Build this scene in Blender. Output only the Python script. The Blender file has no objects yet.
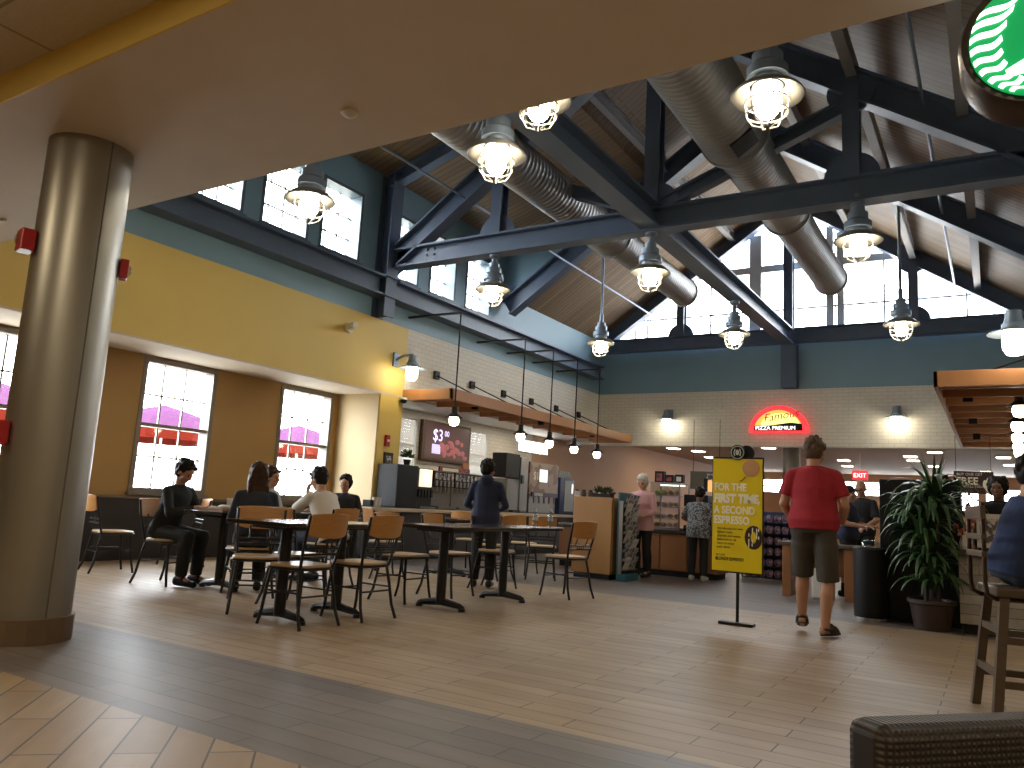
import bpy, bmesh, math, random
from math import sin, cos, pi, radians, atan, sqrt
from mathutils import Vector, Matrix
random.seed(7)
scn = bpy.context.scene
col = scn.collection
V = Vector

# ------------------------------------------------------------------ materials
def lin(c):
    return tuple(((x/255)/12.92 if x/255 <= .04045 else ((x/255+.055)/1.055)**2.4) for x in c)

def new_mat(name):
    m = bpy.data.materials.new(name); m.use_nodes = True
    nt = m.node_tree
    b = nt.nodes['Principled BSDF']
    return m, nt, b

def mat(name, c, rough=.5, metal=0., var=.12, scale=6., bump=0., spec=.5, stretch=None):
    """principled material whose colour wanders a little with a noise texture"""
    m, nt, b = new_mat(name)
    N = nt.nodes; L = nt.links
    tc = N.new('ShaderNodeTexCoord'); nz = N.new('ShaderNodeTexNoise')
    nz.inputs['Scale'].default_value = scale; nz.inputs['Detail'].default_value = 4
    src = tc.outputs['Object']
    if stretch:
        mp = N.new('ShaderNodeMapping'); mp.inputs['Scale'].default_value = stretch
        L.new(src, mp.inputs[0]); src = mp.outputs[0]
    L.new(src, nz.inputs['Vector'])
    mx = N.new('ShaderNodeMix'); mx.data_type = 'RGBA'
    mx.inputs[6].default_value = tuple(x*(1-var) for x in c[:3]) + (1,)
    mx.inputs[7].default_value = tuple(min(1, x*(1+var)) for x in c[:3]) + (1,)
    L.new(nz.outputs['Fac'], mx.inputs[0]); L.new(mx.outputs[2], b.inputs['Base Color'])
    b.inputs['Roughness'].default_value = rough; b.inputs['Metallic'].default_value = metal
    b.inputs['Specular IOR Level'].default_value = spec
    if bump:
        bp = N.new('ShaderNodeBump'); bp.inputs['Strength'].default_value = bump; bp.inputs['Distance'].default_value = .01
        L.new(nz.outputs['Fac'], bp.inputs['Height']); L.new(bp.outputs[0], b.inputs['Normal'])
    return m

def emit(name, c, s):
    m, nt, b = new_mat(name)
    b.inputs['Base Color'].default_value = (*c, 1)
    b.inputs['Emission Color'].default_value = (*c, 1); b.inputs['Emission Strength'].default_value = s
    b.inputs['Roughness'].default_value = .3
    return m

def brick_mat(name, c1, c2, mortar, axes, bw, bh, msize=.004, rough=.5, bump=.3, offset=.5, rot=0., noise=.25, nstretch=(1, 1, 1), nscale=3., spec=.22):
    """bricks / planks / boards; axes picks the two world axes that span the surface"""
    m, nt, b = new_mat(name); N = nt.nodes; L = nt.links
    tc = N.new('ShaderNodeTexCoord'); sp = N.new('ShaderNodeSeparateXYZ'); cb = N.new('ShaderNodeCombineXYZ')
    L.new(tc.outputs['Object'], sp.inputs[0])
    L.new(sp.outputs['XYZ'.index(axes[0])], cb.inputs[0]); L.new(sp.outputs['XYZ'.index(axes[1])], cb.inputs[1])
    mp = N.new('ShaderNodeMapping'); mp.inputs['Rotation'].default_value = (0, 0, rot); L.new(cb.outputs[0], mp.inputs[0])
    bt = N.new('ShaderNodeTexBrick'); bt.offset = offset
    bt.inputs['Scale'].default_value = 1; bt.inputs['Brick Width'].default_value = bw; bt.inputs['Row Height'].default_value = bh
    bt.inputs['Mortar Size'].default_value = msize; bt.inputs['Mortar Smooth'].default_value = .1
    bt.inputs['Color1'].default_value = (*c1, 1); bt.inputs['Color2'].default_value = (*c2, 1); bt.inputs['Mortar'].default_value = (*mortar, 1)
    L.new(mp.outputs[0], bt.inputs['Vector'])
    m2 = N.new('ShaderNodeMapping'); m2.inputs['Scale'].default_value = nstretch; L.new(mp.outputs[0], m2.inputs[0])
    nz = N.new('ShaderNodeTexNoise'); nz.inputs['Scale'].default_value = nscale; nz.inputs['Detail'].default_value = 5; L.new(m2.outputs[0], nz.inputs['Vector'])
    mr = N.new('ShaderNodeMapRange'); mr.inputs['To Min'].default_value = 1-noise; mr.inputs['To Max'].default_value = 1+noise
    L.new(nz.outputs['Fac'], mr.inputs[0])
    ml = N.new('ShaderNodeMix'); ml.data_type = 'RGBA'; ml.blend_type = 'MULTIPLY'; ml.inputs[0].default_value = 1
    L.new(bt.outputs['Color'], ml.inputs[6]); L.new(mr.outputs[0], ml.inputs[7]); L.new(ml.outputs[2], b.inputs['Base Color'])
    b.inputs['Roughness'].default_value = rough; b.inputs['Specular IOR Level'].default_value = spec
    if bump:
        bp = N.new('ShaderNodeBump'); bp.invert = True; bp.inputs['Strength'].default_value = bump; bp.inputs['Distance'].default_value = .006
        L.new(bt.outputs['Fac'], bp.inputs['Height']); L.new(bp.outputs[0], b.inputs['Normal'])
    return m

def glass_mat(name, tint=(1, 1, 1), refl=.06):
    m, nt, b = new_mat(name); N = nt.nodes; L = nt.links
    N.remove(b)
    tr = N.new('ShaderNodeBsdfTransparent'); tr.inputs[0].default_value = (*tint, 1)
    gl = N.new('ShaderNodeBsdfGlossy'); gl.inputs['Roughness'].default_value = .03
    mx = N.new('ShaderNodeMixShader'); mx.inputs[0].default_value = refl
    L.new(tr.outputs[0], mx.inputs[1]); L.new(gl.outputs[0], mx.inputs[2]); L.new(mx.outputs[0], N['Material Output'].inputs[0])
    return m

M = {}
M['yellow'] = mat('yellow_paint', (.72, .53, .14), .55, var=.04, scale=2)
M['tanwall'] = mat('ochre_paint', (.37, .215, .062), .55, var=.05, scale=2)
M['cream'] = mat('cream_paint', (.50, .38, .20), .6, var=.05, scale=2)
M['peach'] = mat('peach_paint', (.60, .36, .22), .6, var=.05, scale=2)
M['soffit'] = mat('beige_plaster', (.66, .575, .49), .7, var=.05, scale=3)
M['ceiltile'] = brick_mat('ceiling_tile', (.55, .48, .36), (.53, .46, .35), (.32, .27, .19), 'XY', 1.2, .6, .012, .8, .2, 0, noise=.12, nscale=30)
M['teal'] = mat('blue_green_paint', (.20, .34, .43), .5, var=.06, scale=2)
M['navy'] = mat('navy_steel_paint', (.085, .125, .20), .45, var=.12, scale=4)
M['mullion'] = mat('gable_mullion_paint', (.62, .65, .64), .5, var=.05)
M['greybeam'] = mat('grey_steel_paint', (.26, .27, .28), .45, var=.1)
M['wbrickx'] = brick_mat('white_brick_side', (.75, .73, .66), (.71, .69, .62), (.58, .56, .50), 'YZ', .24, .085, .006, .6, .35, noise=.06)
M['wbricky'] = brick_mat('white_brick_end', (.75, .73, .66), (.71, .69, .62), (.58, .56, .50), 'XZ', .24, .085, .006, .6, .35, noise=.06)
M['planks'] = brick_mat('roof_boards', (.26, .185, .115), (.20, .135, .08), (.05, .035, .02), 'XY', 4.0, .14, .006, .55, .4, .37, rot=0, noise=.35, nstretch=(.5, 12, 1), nscale=3)
M['floor_tan'] = brick_mat('tan_plank_tile', (.36, .26, .165), (.30, .21, .13), (.055, .04, .028), 'XY', .92, .155, .0035, .42, .25, .36, noise=.28, nstretch=(.5, 3, 1), nscale=4)
M['floor_grey'] = brick_mat('grey_plank_tile', (.165, .135, .12), (.125, .105, .095), (.05, .042, .038), 'XY', .92, .155, .0035, .40, .25, .36, noise=.25, nstretch=(.5, 3, 1), nscale=4)
M['floor_diag'] = brick_mat('tan_diagonal_tile', (.315, .225, .135), (.26, .18, .11), (.06, .045, .03), 'XY', 1.0, .18, .005, .38, .25, .5, rot=radians(45), noise=.25, nstretch=(.6, 3, 1), nscale=4)
M['white'] = mat('white_paint', (.72, .71, .68), .5, var=.04)
M['frame'] = mat('window_frame_paint', (.20, .175, .145), .45, var=.05)
M['frame_blue'] = mat('window_frame_blue_grey', (.085, .125, .155), .45, var=.05)
M['muntin'] = mat('window_muntin_grey', (.36, .36, .35), .5, var=.05)
M['glass'] = glass_mat('window_glass')
M['steelcol'] = mat('brushed_column_metal', (.31, .295, .265), .40, .9, var=.05, scale=20, stretch=(1, 1, .03))
M['tilebase'] = mat('brown_base_tile', (.13, .085, .05), .4, var=.2)
M['galv'] = mat('galvanised_steel', (.36, .36, .35), .48, .8, var=.18, scale=8, stretch=(1, 6, 1))
M['lampgrey'] = mat('lamp_grey_metal', (.22, .285, .37), .42, .4, var=.08)
M['lampshade'] = mat('lamp_shade_enamel', (.20, .19, .17), .4, .3, var=.05)
M['wire'] = mat('lamp_cage_wire', (.55, .52, .46), .4, .3, var=.05)
M['globe'] = emit('lamp_globe_glow', (1., .87, .64), 40.)
M['globe3'] = emit('sconce_globe_glow', (1., .87, .64), 15.)
M['globe2'] = emit('small_lamp_glow', (1., .87, .64), 11.)
M['diffuser'] = emit('ceiling_light_glow', (1., .86, .66), 14.)
M['black'] = mat('black_satin', (.009, .009, .010), .5, var=.2, spec=.25)
M['blackmetal'] = mat('black_metal', (.014, .013, .014), .4, .3, var=.2)
M['chrome'] = mat('dull_chrome', (.42, .40, .37), .28, .95, var=.05)
M['stainless'] = mat('stainless_steel', (.27, .265, .25), .3, .9, var=.08, scale=12, stretch=(1, 1, .05))
M['chairwood'] = mat('honey_plywood', (.46, .22, .065), .33, var=.22, scale=7, stretch=(1, 1, 6))
M['seatwood'] = mat('tan_seat_vinyl', (.50, .33, .17), .28, var=.1, scale=5)
M['tabletop'] = mat('dark_table_laminate', (.028, .022, .02), .16, var=.3, scale=9)
M['cabwood'] = mat('caramel_laminate', (.33, .165, .05), .42, var=.12, scale=4, stretch=(1, 1, .3))
M['deliwood'] = mat('brown_laminate', (.26, .11, .04), .42, var=.14, scale=4, stretch=(1, 1, .3))
M['canopywood'] = mat('canopy_board_wood', (.42, .19, .075), .45, var=.22, scale=5, stretch=(1, 8, 1))
M['counterstone'] = mat('counter_edge_stone', (.50, .38, .25), .35, var=.15, scale=30)
M['countertop'] = mat('dark_worktop', (.05, .04, .035), .25, var=.3, scale=30)
M['stone'] = brick_mat('ledge_stone_face', (.34, .31, .27), (.24, .22, .19), (.13, .12, .10), 'XZ', .42, .10, .004, .75, .5, .43, noise=.3, nscale=9)
M['barwood'] = mat('weathered_stool_wood', (.085, .058, .036), .5, var=.25, scale=6, stretch=(1, 1, 5))
M['red'] = mat('alarm_red', (.42, .015, .02), .35, var=.08)
M['redtee'] = mat('red_cotton', (.33, .014, .026), .85, var=.12, scale=14, bump=.35)
M['skin'] = mat('skin_light', (.52, .29, .20), .5, var=.07, scale=12)
M['skintan'] = mat('skin_tan', (.42, .22, .14), .5, var=.07, scale=12)
M['skindark'] = mat('skin_brown', (.22, .11, .07), .5, var=.07, scale=12)
M['hairblack'] = mat('hair_black', (.012, .009, .008), .45, var=.3, scale=40, stretch=(1, 1, .15), bump=.5, spec=.12)
M['hairbrown'] = mat('hair_dark_brown', (.045, .026, .016), .45, var=.35, scale=40, stretch=(1, 1, .15), bump=.5, spec=.12)
M['hairmid'] = mat('hair_brown', (.10, .062, .04), .5, var=.35, scale=40, stretch=(1, 1, .15), bump=.5, spec=.12)
M['hairwhite'] = mat('hair_white', (.62, .58, .52), .6, var=.15, scale=40, bump=.5)
M['cblack'] = mat('black_cotton', (.010, .010, .013), .85, var=.25, scale=12, bump=.3)
M['cnavy'] = mat('navy_cotton', (.014, .020, .052), .85, var=.2, scale=12, bump=.35)
M['cdenim'] = mat('dark_blue_denim', (.020, .027, .045), .85, var=.35, scale=20, bump=.3)
M['cwhite'] = mat('white_cotton', (.62, .58, .53), .85, var=.06, scale=12, bump=.35)
M['cgrey'] = mat('pale_blue_grey_cotton', (.40, .44, .48), .85, var=.08, scale=12, bump=.3)
M['cpink'] = mat('pink_cotton', (.62, .36, .38), .85, var=.08, scale=12, bump=.3)
M['cblue'] = mat('blue_cotton', (.017, .034, .105), .85, var=.15, scale=12, bump=.3)
M['khaki'] = mat('dark_khaki_cotton', (.055, .048, .038), .85, var=.2, scale=12, bump=.4)
M['olive'] = mat('black_trouser_cloth', (.013, .014, .014), .85, var=.2, scale=12, bump=.3)
M['leather'] = mat('brown_black_leather', (.018, .013, .011), .5, var=.2)
M['shoe'] = mat('white_shoe', (.5, .48, .45), .6, var=.1)
M['eye'] = mat('eye_dark', (.02, .012, .01), .2)
M['lip'] = mat('lips', (.32, .11, .09), .5)
M['signyellow'] = mat('sign_yellow', (.80, .62, .006), .4, var=.03)
M['signwhite'] = mat('sign_cream_ink', (.92, .90, .72), .5, var=.03)
M['signink'] = mat('sign_brown_ink', (.05, .03, .01), .5)
M['green'] = emit('sign_green_lit', (.005, .24, .06), .9)
M['greenmid'] = emit('sign_dark_green_lit', (.02, .19, .11), .55)
M['signlit'] = emit('sign_white_lit', (1, 1, 1), 1.6)
M['bronze'] = mat('dark_bronze_metal', (.05, .028, .018), .32, .6, var=.2)
M['neonred'] = emit('sign_red_lit', (.85, .03, .04), 1.1)
M['neonorange'] = emit('sign_orange_lit', (.95, .36, .06), 1.1)
M['neonyellow'] = emit('sign_yellow_lit', (1., .78, .22), 1.2)
M['leaf'] = mat('leaf_green', (.030, .075, .022), .38, var=.45, scale=7)
M['leaf2'] = mat('herb_green', (.05, .075, .03), .5, var=.4, scale=20)
M['pot'] = mat('dark_terracotta', (.035, .020, .016), .5, var=.15)
M['woven'] = None
M['paper'] = mat('paper_white', (.62, .60, .55), .7, var=.05)
M['cup'] = mat('paper_cup_white', (.66, .63, .57), .6, var=.05)
M['plasticclear'] = glass_mat('clear_plastic', (.80, .86, .90), .16)
M['bluefoil'] = mat('blue_panel', (.03, .06, .16), .4, var=.15)
M['teal2'] = mat('teal_plastic', (.02, .10, .13), .4, var=.1)
M['pkgpink'] = None
M['grass'] = mat('pale_paving', (.45, .42, .36), .9, var=.1, scale=1, spec=.1)
M['umbpink'] = mat('umbrella_pink_canvas', (.058, .022, .050), .9, var=.08, spec=0.)
M['umbred'] = mat('umbrella_red_canvas', (.080, .010, .007), .9, var=.08, spec=0.)

# woven armchair cloth: two crossed wave textures
def woven():
    m, nt, b = new_mat('woven_brown_wicker'); N = nt.nodes; L = nt.links
    tc = N.new('ShaderNodeTexCoord'); ws = []
    for d in ('X', 'Z'):
        w = N.new('ShaderNodeTexWave'); w.bands_direction = d; w.inputs['Scale'].default_value = 22; w.inputs['Distortion'].default_value = .6
        L.new(tc.outputs['Object'], w.inputs['Vector']); ws.append(w)
    mu = N.new('ShaderNodeMath'); mu.operation = 'MULTIPLY'; L.new(ws[0].outputs['Fac'], mu.inputs[0]); L.new(ws[1].outputs['Fac'], mu.inputs[1])
    mx = N.new('ShaderNodeMix'); mx.data_type = 'RGBA'; mx.inputs[6].default_value = (.016, .011, .008, 1); mx.inputs[7].default_value = (.065, .043, .027, 1)
    L.new(mu.outputs[0], mx.inputs[0]); L.new(mx.outputs[2], b.inputs['Base Color']); b.inputs['Roughness'].default_value = .6
    bp = N.new('ShaderNodeBump'); bp.inputs['Strength'].default_value = .6; bp.inputs['Distance'].default_value = .006
    L.new(mu.outputs[0], bp.inputs['Height']); L.new(bp.outputs[0], b.inputs['Normal'])
    return m
M['woven'] = woven()

def speckle(name, c1, c2, scale=45, rough=.8):
    m, nt, b = new_mat(name); N = nt.nodes; L = nt.links
    tc = N.new('ShaderNodeTexCoord'); v = N.new('ShaderNodeTexVoronoi'); v.inputs['Scale'].default_value = scale
    L.new(tc.outputs['Object'], v.inputs['Vector'])
    cr = N.new('ShaderNodeValToRGB'); cr.color_ramp.interpolation = 'CONSTANT'
    cr.color_ramp.elements[0].color = (*c1, 1); cr.color_ramp.elements[1].color = (*c2, 1); cr.color_ramp.elements[1].position = .42
    sp = N.new('ShaderNodeSeparateColor'); L.new(v.outputs['Color'], sp.inputs[0])
    L.new(sp.outputs[0], cr.inputs[0]); L.new(cr.outputs[0], b.inputs['Base Color']); b.inputs['Roughness'].default_value = rough
    return m
M['floral'] = speckle('floral_print_cotton', (.32, .34, .36), (.07, .08, .10), 60)
M['pkgpink'] = speckle('violet_foil_packaging', (.33, .22, .32), (.13, .075, .13), 26, .35)
M['towerprint'] = speckle('brown_picture_print', (.16, .085, .05), (.30, .22, .17), 5, .4)
M['foodmix'] = speckle('pastry_mix', (.50, .30, .12), (.42, .36, .26), 30, .5)
M['mixprint'] = speckle('printed_paper', (.50, .48, .46), (.12, .10, .10), 30, .6)
M['photofood'] = speckle('food_picture_print', (.34, .05, .06), (.12, .035, .03), 14, .5)

# ------------------------------------------------------------------ mesh helpers
class MB:
    """collects simple solids in one bmesh; build() links them as ONE mesh object"""
    def __init__(s): s.bm = bmesh.new(); s.mi = 0
    def _f(s, vs):
        try:
            f = s.bm.faces.new(vs); f.material_index = s.mi; return f
        except ValueError: return None
    def box(s, x0, x1, y0, y1, z0, z1, mtx=None):
        P = [V((x, y, z)) for z in (z0, z1) for y in (y0, y1) for x in (x0, x1)]
        if mtx: P = [mtx @ p for p in P]
        v = [s.bm.verts.new(p) for p in P]
        for q in ((0, 2, 3, 1), (4, 5, 7, 6), (0, 1, 5, 4), (2, 6, 7, 3), (0, 4, 6, 2), (1, 3, 7, 5)): s._f([v[i] for i in q])
        return s
    def rings(s, rs, cap0=True, cap1=True, closed=False):
        R = [[s.bm.verts.new(p) for p in r] for r in rs]
        n = len(R[0])
        pairs = list(zip(R, R[1:])) + ([(R[-1], R[0])] if closed else [])
        for a, b in pairs:
            for i in range(n): s._f([a[i], a[(i+1) % n], b[(i+1) % n], b[i]])
        if not closed:
            if cap0: s._f(R[0][::-1])
            if cap1: s._f(R[-1])
        return s
    def tube(s, pts, r, seg=8, closed=False, radii=None):
        pts = [V(p) for p in pts]; n = len(pts); rs = []
        up = None
        for i, p in enumerate(pts):
            if closed: t = (pts[(i+1) % n]-pts[i-1])
            else: t = pts[min(i+1, n-1)]-pts[max(i-1, 0)]
            t.normalize()
            if up is None:
                up = V((0, 0, 1)) if abs(t.z) < .9 else V((1, 0, 0))
            u = (up-t*up.dot(t))
            if u.length < 1e-5: u = t.orthogonal()
            u.normalize(); w = t.cross(u); up = u
            rr = radii[i] if radii else r
            rs.append([p+rr*(cos(2*pi*k/seg)*u+sin(2*pi*k/seg)*w) for k in range(seg)])
        return s.rings(rs, closed=closed)
    def cyl(s, p0, p1, r0, r1=None, seg=16): return s.tube([p0, p1], r0, seg, radii=[r0, r0 if r1 is None else r1])
    def lathe(s, prof, c=(0, 0, 0), seg=24, cap=True):
        c = V(c)
        return s.rings([[c+V((r*cos(2*pi*k/seg), r*sin(2*pi*k/seg), z)) for k in range(seg)] for r, z in prof], cap, cap)
    def prism(s, poly, d, mtx=None):
        """polygon in XY pushed along Z by d, then placed by mtx"""
        mtx = mtx or Matrix()
        a = [mtx @ V((x, y, 0)) for x, y in poly]; b = [mtx @ V((x, y, d)) for x, y in poly]
        return s.rings([a, b])
    def ell(s, c, rx, ry, rz, seg=14, mtx=None):
        c = V(c); rs = []
        n = max(5, seg//2)
        for j in range(1, n):
            a = pi*j/n; ring = []
            for k in range(seg):
                p = V((rx*sin(a)*cos(2*pi*k/seg), ry*sin(a)*sin(2*pi*k/seg), -rz*cos(a)))
                ring.append(c+((mtx @ p) if mtx else p))
            rs.append(ring)
        return s.rings(rs)
    def cap(s, p0, p1, r0, r1, seg=12, round0=True, round1=True):
        """tapered capsule"""
        p0 = V(p0); p1 = V(p1); t = (p1-p0).normalized(); pts = []; rad = []
        if round0:
            for a in (75, 50, 25): pts.append(p0-t*r0*sin(radians(a))); rad.append(r0*cos(radians(a)))
        pts += [p0, p0.lerp(p1, .5), p1]; rad += [r0, (r0+r1)/2, r1]
        if round1:
            for a in (25, 50, 75): pts.append(p1+t*r1*sin(radians(a))); rad.append(r1*cos(radians(a)))
        return s.tube(pts, r0, seg, radii=rad)
    def ibeam(s, p0, p1, d, w, tf=.035, tw=.03, up=(0, 0, 1)):
        p0 = V(p0); p1 = V(p1); t = p1-p0; Ln = t.length; t.normalize(); u = V(up); u = (u-t*u.dot(t)).normalized(); x = t.cross(u)
        m = Matrix((( *x, ), ( *u, ), ( *t, ))).transposed().to_4x4(); m.translation = p0
        h = d/2
        poly = [(-w/2, -h), (w/2, -h), (w/2, -h+tf), (tw/2, -h+tf), (tw/2, h-tf), (w/2, h-tf), (w/2, h), (-w/2, h), (-w/2, h-tf), (-tw/2, h-tf), (-tw/2, -h+tf), (-w/2, -h+tf)]
        return s.prism(poly, Ln, m)
    def build(s, name, mats, parent=None, smooth=False, bevel=0., loc=None, rot=None, auto=None):
        bmesh.ops.recalc_face_normals(s.bm, faces=s.bm.faces)
        me = bpy.data.meshes.new(name); s.bm.to_mesh(me); s.bm.free()
        for m in (mats if isinstance(mats, (list, tuple)) else [mats]): me.materials.append(m)
        if smooth:
            for p in me.polygons: p.use_smooth = True
            if auto != False:
                try: me.set_sharp_from_angle(angle=radians(40))
                except Exception: pass
        o = bpy.data.objects.new(name, me); col.objects.link(o)
        if parent: o.parent = parent
        if loc: o.location = loc
        if rot: o.rotation_euler = rot
        if bevel:
            b = o.modifiers.new('bevel', 'BEVEL'); b.width = bevel; b.segments = 2; b.limit_method = 'ANGLE'
        return o

def tag(o, label=None, cat=None, group=None, kind=None):
    if label: o['label'] = label
    if cat: o['category'] = cat
    if group: o['group'] = group
    if kind: o['kind'] = kind
    return o
def thing(name, label, cat, loc=(0, 0, 0), rz=0., group=None):
    o = bpy.data.objects.new(name, None); col.objects.link(o); o.empty_display_size = .1
    o.location = loc; o.rotation_euler = (0, 0, rz)
    return tag(o, label, cat, group)
def struct(o): o['kind'] = 'structure'; return o
KIDS = {}
def kids(o):
    return [c for c in bpy.data.objects if c.parent == o]
def dup(o, label=None, loc=None, rz=None, parent=None, group=None):
    c = o.copy(); col.objects.link(c)
    if parent: c.parent = parent
    if loc is not None: c.location = loc
    if rz is not None: c.rotation_euler = (0, 0, rz)
    if label: c['label'] = label
    if group: c['group'] = group
    for k in kids(o): dup(k, parent=c)
    return c
def text(name, body, size, m, parent=None, mtx=Matrix(), ext=.002, align='LEFT', sx=1., shear=0., bold=0.):
    cu = bpy.data.curves.new(name, 'FONT'); cu.body = body; cu.size = size; cu.extrude = ext; cu.align_x = align; cu.shear = shear; cu.resolution_u = 3; cu.offset = bold*size
    t = bpy.data.objects.new(name+'_tmp', cu); col.objects.link(t)
    dg = bpy.context.evaluated_depsgraph_get(); me = bpy.data.meshes.new_from_object(t.evaluated_get(dg))
    bpy.data.objects.remove(t); bpy.data.curves.remove(cu)
    me.transform(mtx @ Matrix.Diagonal((sx, 1, 1, 1)))
    me.materials.clear(); me.materials.append(m)
    o = bpy.data.objects.new(name, me); col.objects.link(o)
    if parent: o.parent = parent
    return o
def face_mtx(origin, xdir, zdir=(0, 0, 1)):
    """local x = writing direction, local y = up, local z = out of the face"""
    x = V(xdir).normalized(); y = V(zdir).normalized(); z = x.cross(y)
    m = Matrix((x, y, z)).transposed().to_4x4(); m.translation = V(origin); return m
def wall_cells(mb, axis, a, b, u0, u1, v0, v1, holes):
    """slab between a and b on `axis`; u is the other horizontal axis, v is height; holes are (u0,u1,v0,v1)"""
    us = sorted({u0, u1, *[h[0] for h in holes], *[h[1] for h in holes]}); us = [u for u in us if u0 <= u <= u1]
    for i in range(len(us)-1):
        c, d = us[i], us[i+1]; m_ = (c+d)/2
        hs = sorted([(h[2], h[3]) for h in holes if h[0] <= m_ <= h[1]]); z = v0
        for q0, q1 in hs + [(v1, v1)]:
            if q0 > z+1e-4:
                if axis == 'x': mb.box(a, b, c, d, z, q0)
                else: mb.box(c, d, a, b, z, q0)
            z = max(z, q1)
    return mb

# ------------------------------------------------------------------ camera
PS, TH, RO, HC = .5597, .1535, .0562, 1.05
F0 = V((-sin(PS), cos(PS), 0)); R0 = V((cos(PS), sin(PS), 0)); U0 = V((0, 0, 1))
Fd = cos(TH)*F0+sin(TH)*U0; Ud = cos(TH)*U0-sin(TH)*F0
Rr = cos(RO)*R0+sin(RO)*Ud; Uu = cos(RO)*Ud-sin(RO)*R0
cam = bpy.data.cameras.new('camera'); cam.sensor_fit = 'HORIZONTAL'; cam.sensor_width = 36; cam.lens = 36*778.66/1024
cam.clip_start = .05; cam.clip_end = 300
co = bpy.data.objects.new('camera', cam); col.objects.link(co)
mw = Matrix((Rr, Uu, -Fd)).transposed().to_4x4(); mw.translation = (0, 0, HC); co.matrix_world = mw
scn.camera = co

# ------------------------------------------------------------------ building
XL, XWW, XR, XC = -9.3, -10.3, .96, -4.17
YT, YB = 10.3, 19.45
def zc(X): return 5.29+.678*((.96-X) if X > XC else (X+9.3))       # rafter line
def zp(X): return zc(X)+.40                                        # roof boards

f = MB()
for mi, (y0, y1) in enumerate(((-6, 2.35), (2.35, 3.48), (3.48, 9.35), (9.35, 37.2))):
    f.mi = mi; f.box(-10.5, 6, y0, y1, -.12, 0)
struct(f.build('floor', [M['floor_diag'], M['floor_grey'], M['floor_tan'], M['floor_grey']]))

struct(MB().box(-10.5, 6, -6, 2.19, 3.62, 3.9).build('ceiling', M['ceiltile']))
struct(MB().box(-10.5, 6, 2.185, 2.20, 3.4195, 3.9).build('trim_1', M['yellow']))
struct(MB().box(-10.4, 6, 2.20, 3.73, 3.42, 3.9).build('ceiling_soffit', M['soffit']))
struct(MB().box(-10.4, 6, 3.55, 3.71, 3.9, 10.).build('wall_near', M['soffit']))
struct(MB().box(-10.5, XL, -6, 11.08, 2.91, 4.2).build('wall_left', M['yellow']))
struct(MB().box(-10.3, XL+.004, -6, 11.08, 2.885, 2.912).build('ceiling_recess', M['soffit']))
WIN = [(3.95, 5.20), (6.52, 7.77), (9.06, 10.31)]
struct(wall_cells(MB(), 'x', -10.56, XWW, -6, 11.08, 0, 2.9, [(a, b, .93, 2.86) for a, b in WIN]).build('wall_windows', M['tanwall']))
p = MB(); p.box(XWW, XL, 10.46, 11.08, 0, 2.89); p.mi = 1; p.box(XWW, XL-.02, 10.44, 10.46, 0, 2.89)
struct(p.build('wall_pier', [M['yellow'], M['cream']]))
struct(MB().box(XWW, XWW+.05, -6, 10.44, 0, .84).build('baseboard_left', M['leather']))
struct(MB().box(XWW, XWW+.08, -6, 10.44, .84, .88).build('trim_2', M['tilebase']))
struct(MB().box(-10.5, XL, 11.08, 19.6, 2.91, 4.2).build('wall_left_brick', M['wbrickx']))
struct(MB().box(-10.3, XL, 11.08, 19.6, 2.885, 2.91).build('ceiling_shop', M['white']))
SHW = [(11.95, 12.80, 1.55, 2.74), (14.74, 15.5, 1.55, 2.72), (16.9, 18.45, 2.40, 2.74)]
struct(wall_cells(MB(), 'x', -10.5, XWW, 11.08, 17.6, 0, 2.9, [SHW[0], SHW[1], (16.9, 17.6, 2.4, 2.74)]).build('wall_shop', M['wbrickx']))
struct(wall_cells(MB(), 'x', -10.5, XWW, 17.6, 37, 0, 3.3, [(17.6, 18.45, 2.4, 2.74)]).build('wall_shop_far', M['peach']))
CL = [(6.30, 7.12), (7.43, 8.40), (8.64, 9.60), (10.36, 11.25), (11.58, 12.45), (12.80, 13.75)]
struct(wall_cells(MB(), 'x', -9.62, XL, 3.55, 14.3, 4.2, 6.95, [(a, b, 5.03, 6.29) for a, b in CL]).build('wall_left_upper', M['teal']))
struct(MB().box(-9.5, XL, 14.3, 19.65, 4.2, 5.9).build('wall_left_upper_far', M['teal']))
# dormer over the left windows
g = MB(); MX = Matrix(((1, 0, 0, 0), (0, 0, -1, 14.30), (0, 1, 0, 0), (0, 0, 0, 1)))   # polygon x,z pushed toward -y
zd = lambda X: 6.85+.31*(X+9.3)
g.prism([(-9.6, zd(-9.6)), (-5.9, zd(-5.9)), (-5.9, zd(-5.9)+.12), (-9.6, zd(-9.6)+.12)], 10.8, MX)
struct(g.build('ceiling_dormer', M['planks']))
g = MB(); MY = MX.copy(); MY[1][3] = 14.40
g.prism([(-9.5, zp(-9.5)-.1), (-5.8, zp(-5.8)-.05), (-5.8, zd(-5.8)), (-9.5, zd(-9.5)+.1)], .12, MY)
struct(g.build('wall_dormer', M['teal']))
def roof(name, x0, x1, y0, y1):
    g = MB(); m = MX.copy(); m[1][3] = y1
    g.prism([(x0, zp(x0)), (x1, zp(x1)), (x1, zp(x1)+.14), (x0, zp(x0)+.14)], y1-y0, m)
    struct(g.build(name, M['planks']))
roof('roof_left', -9.6, XC, 14.30, 19.8); roof('roof_left_near', -6.3, XC, 3.55, 14.30); roof('roof_right', XC, 1.3, 3.55, 19.8)
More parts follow.
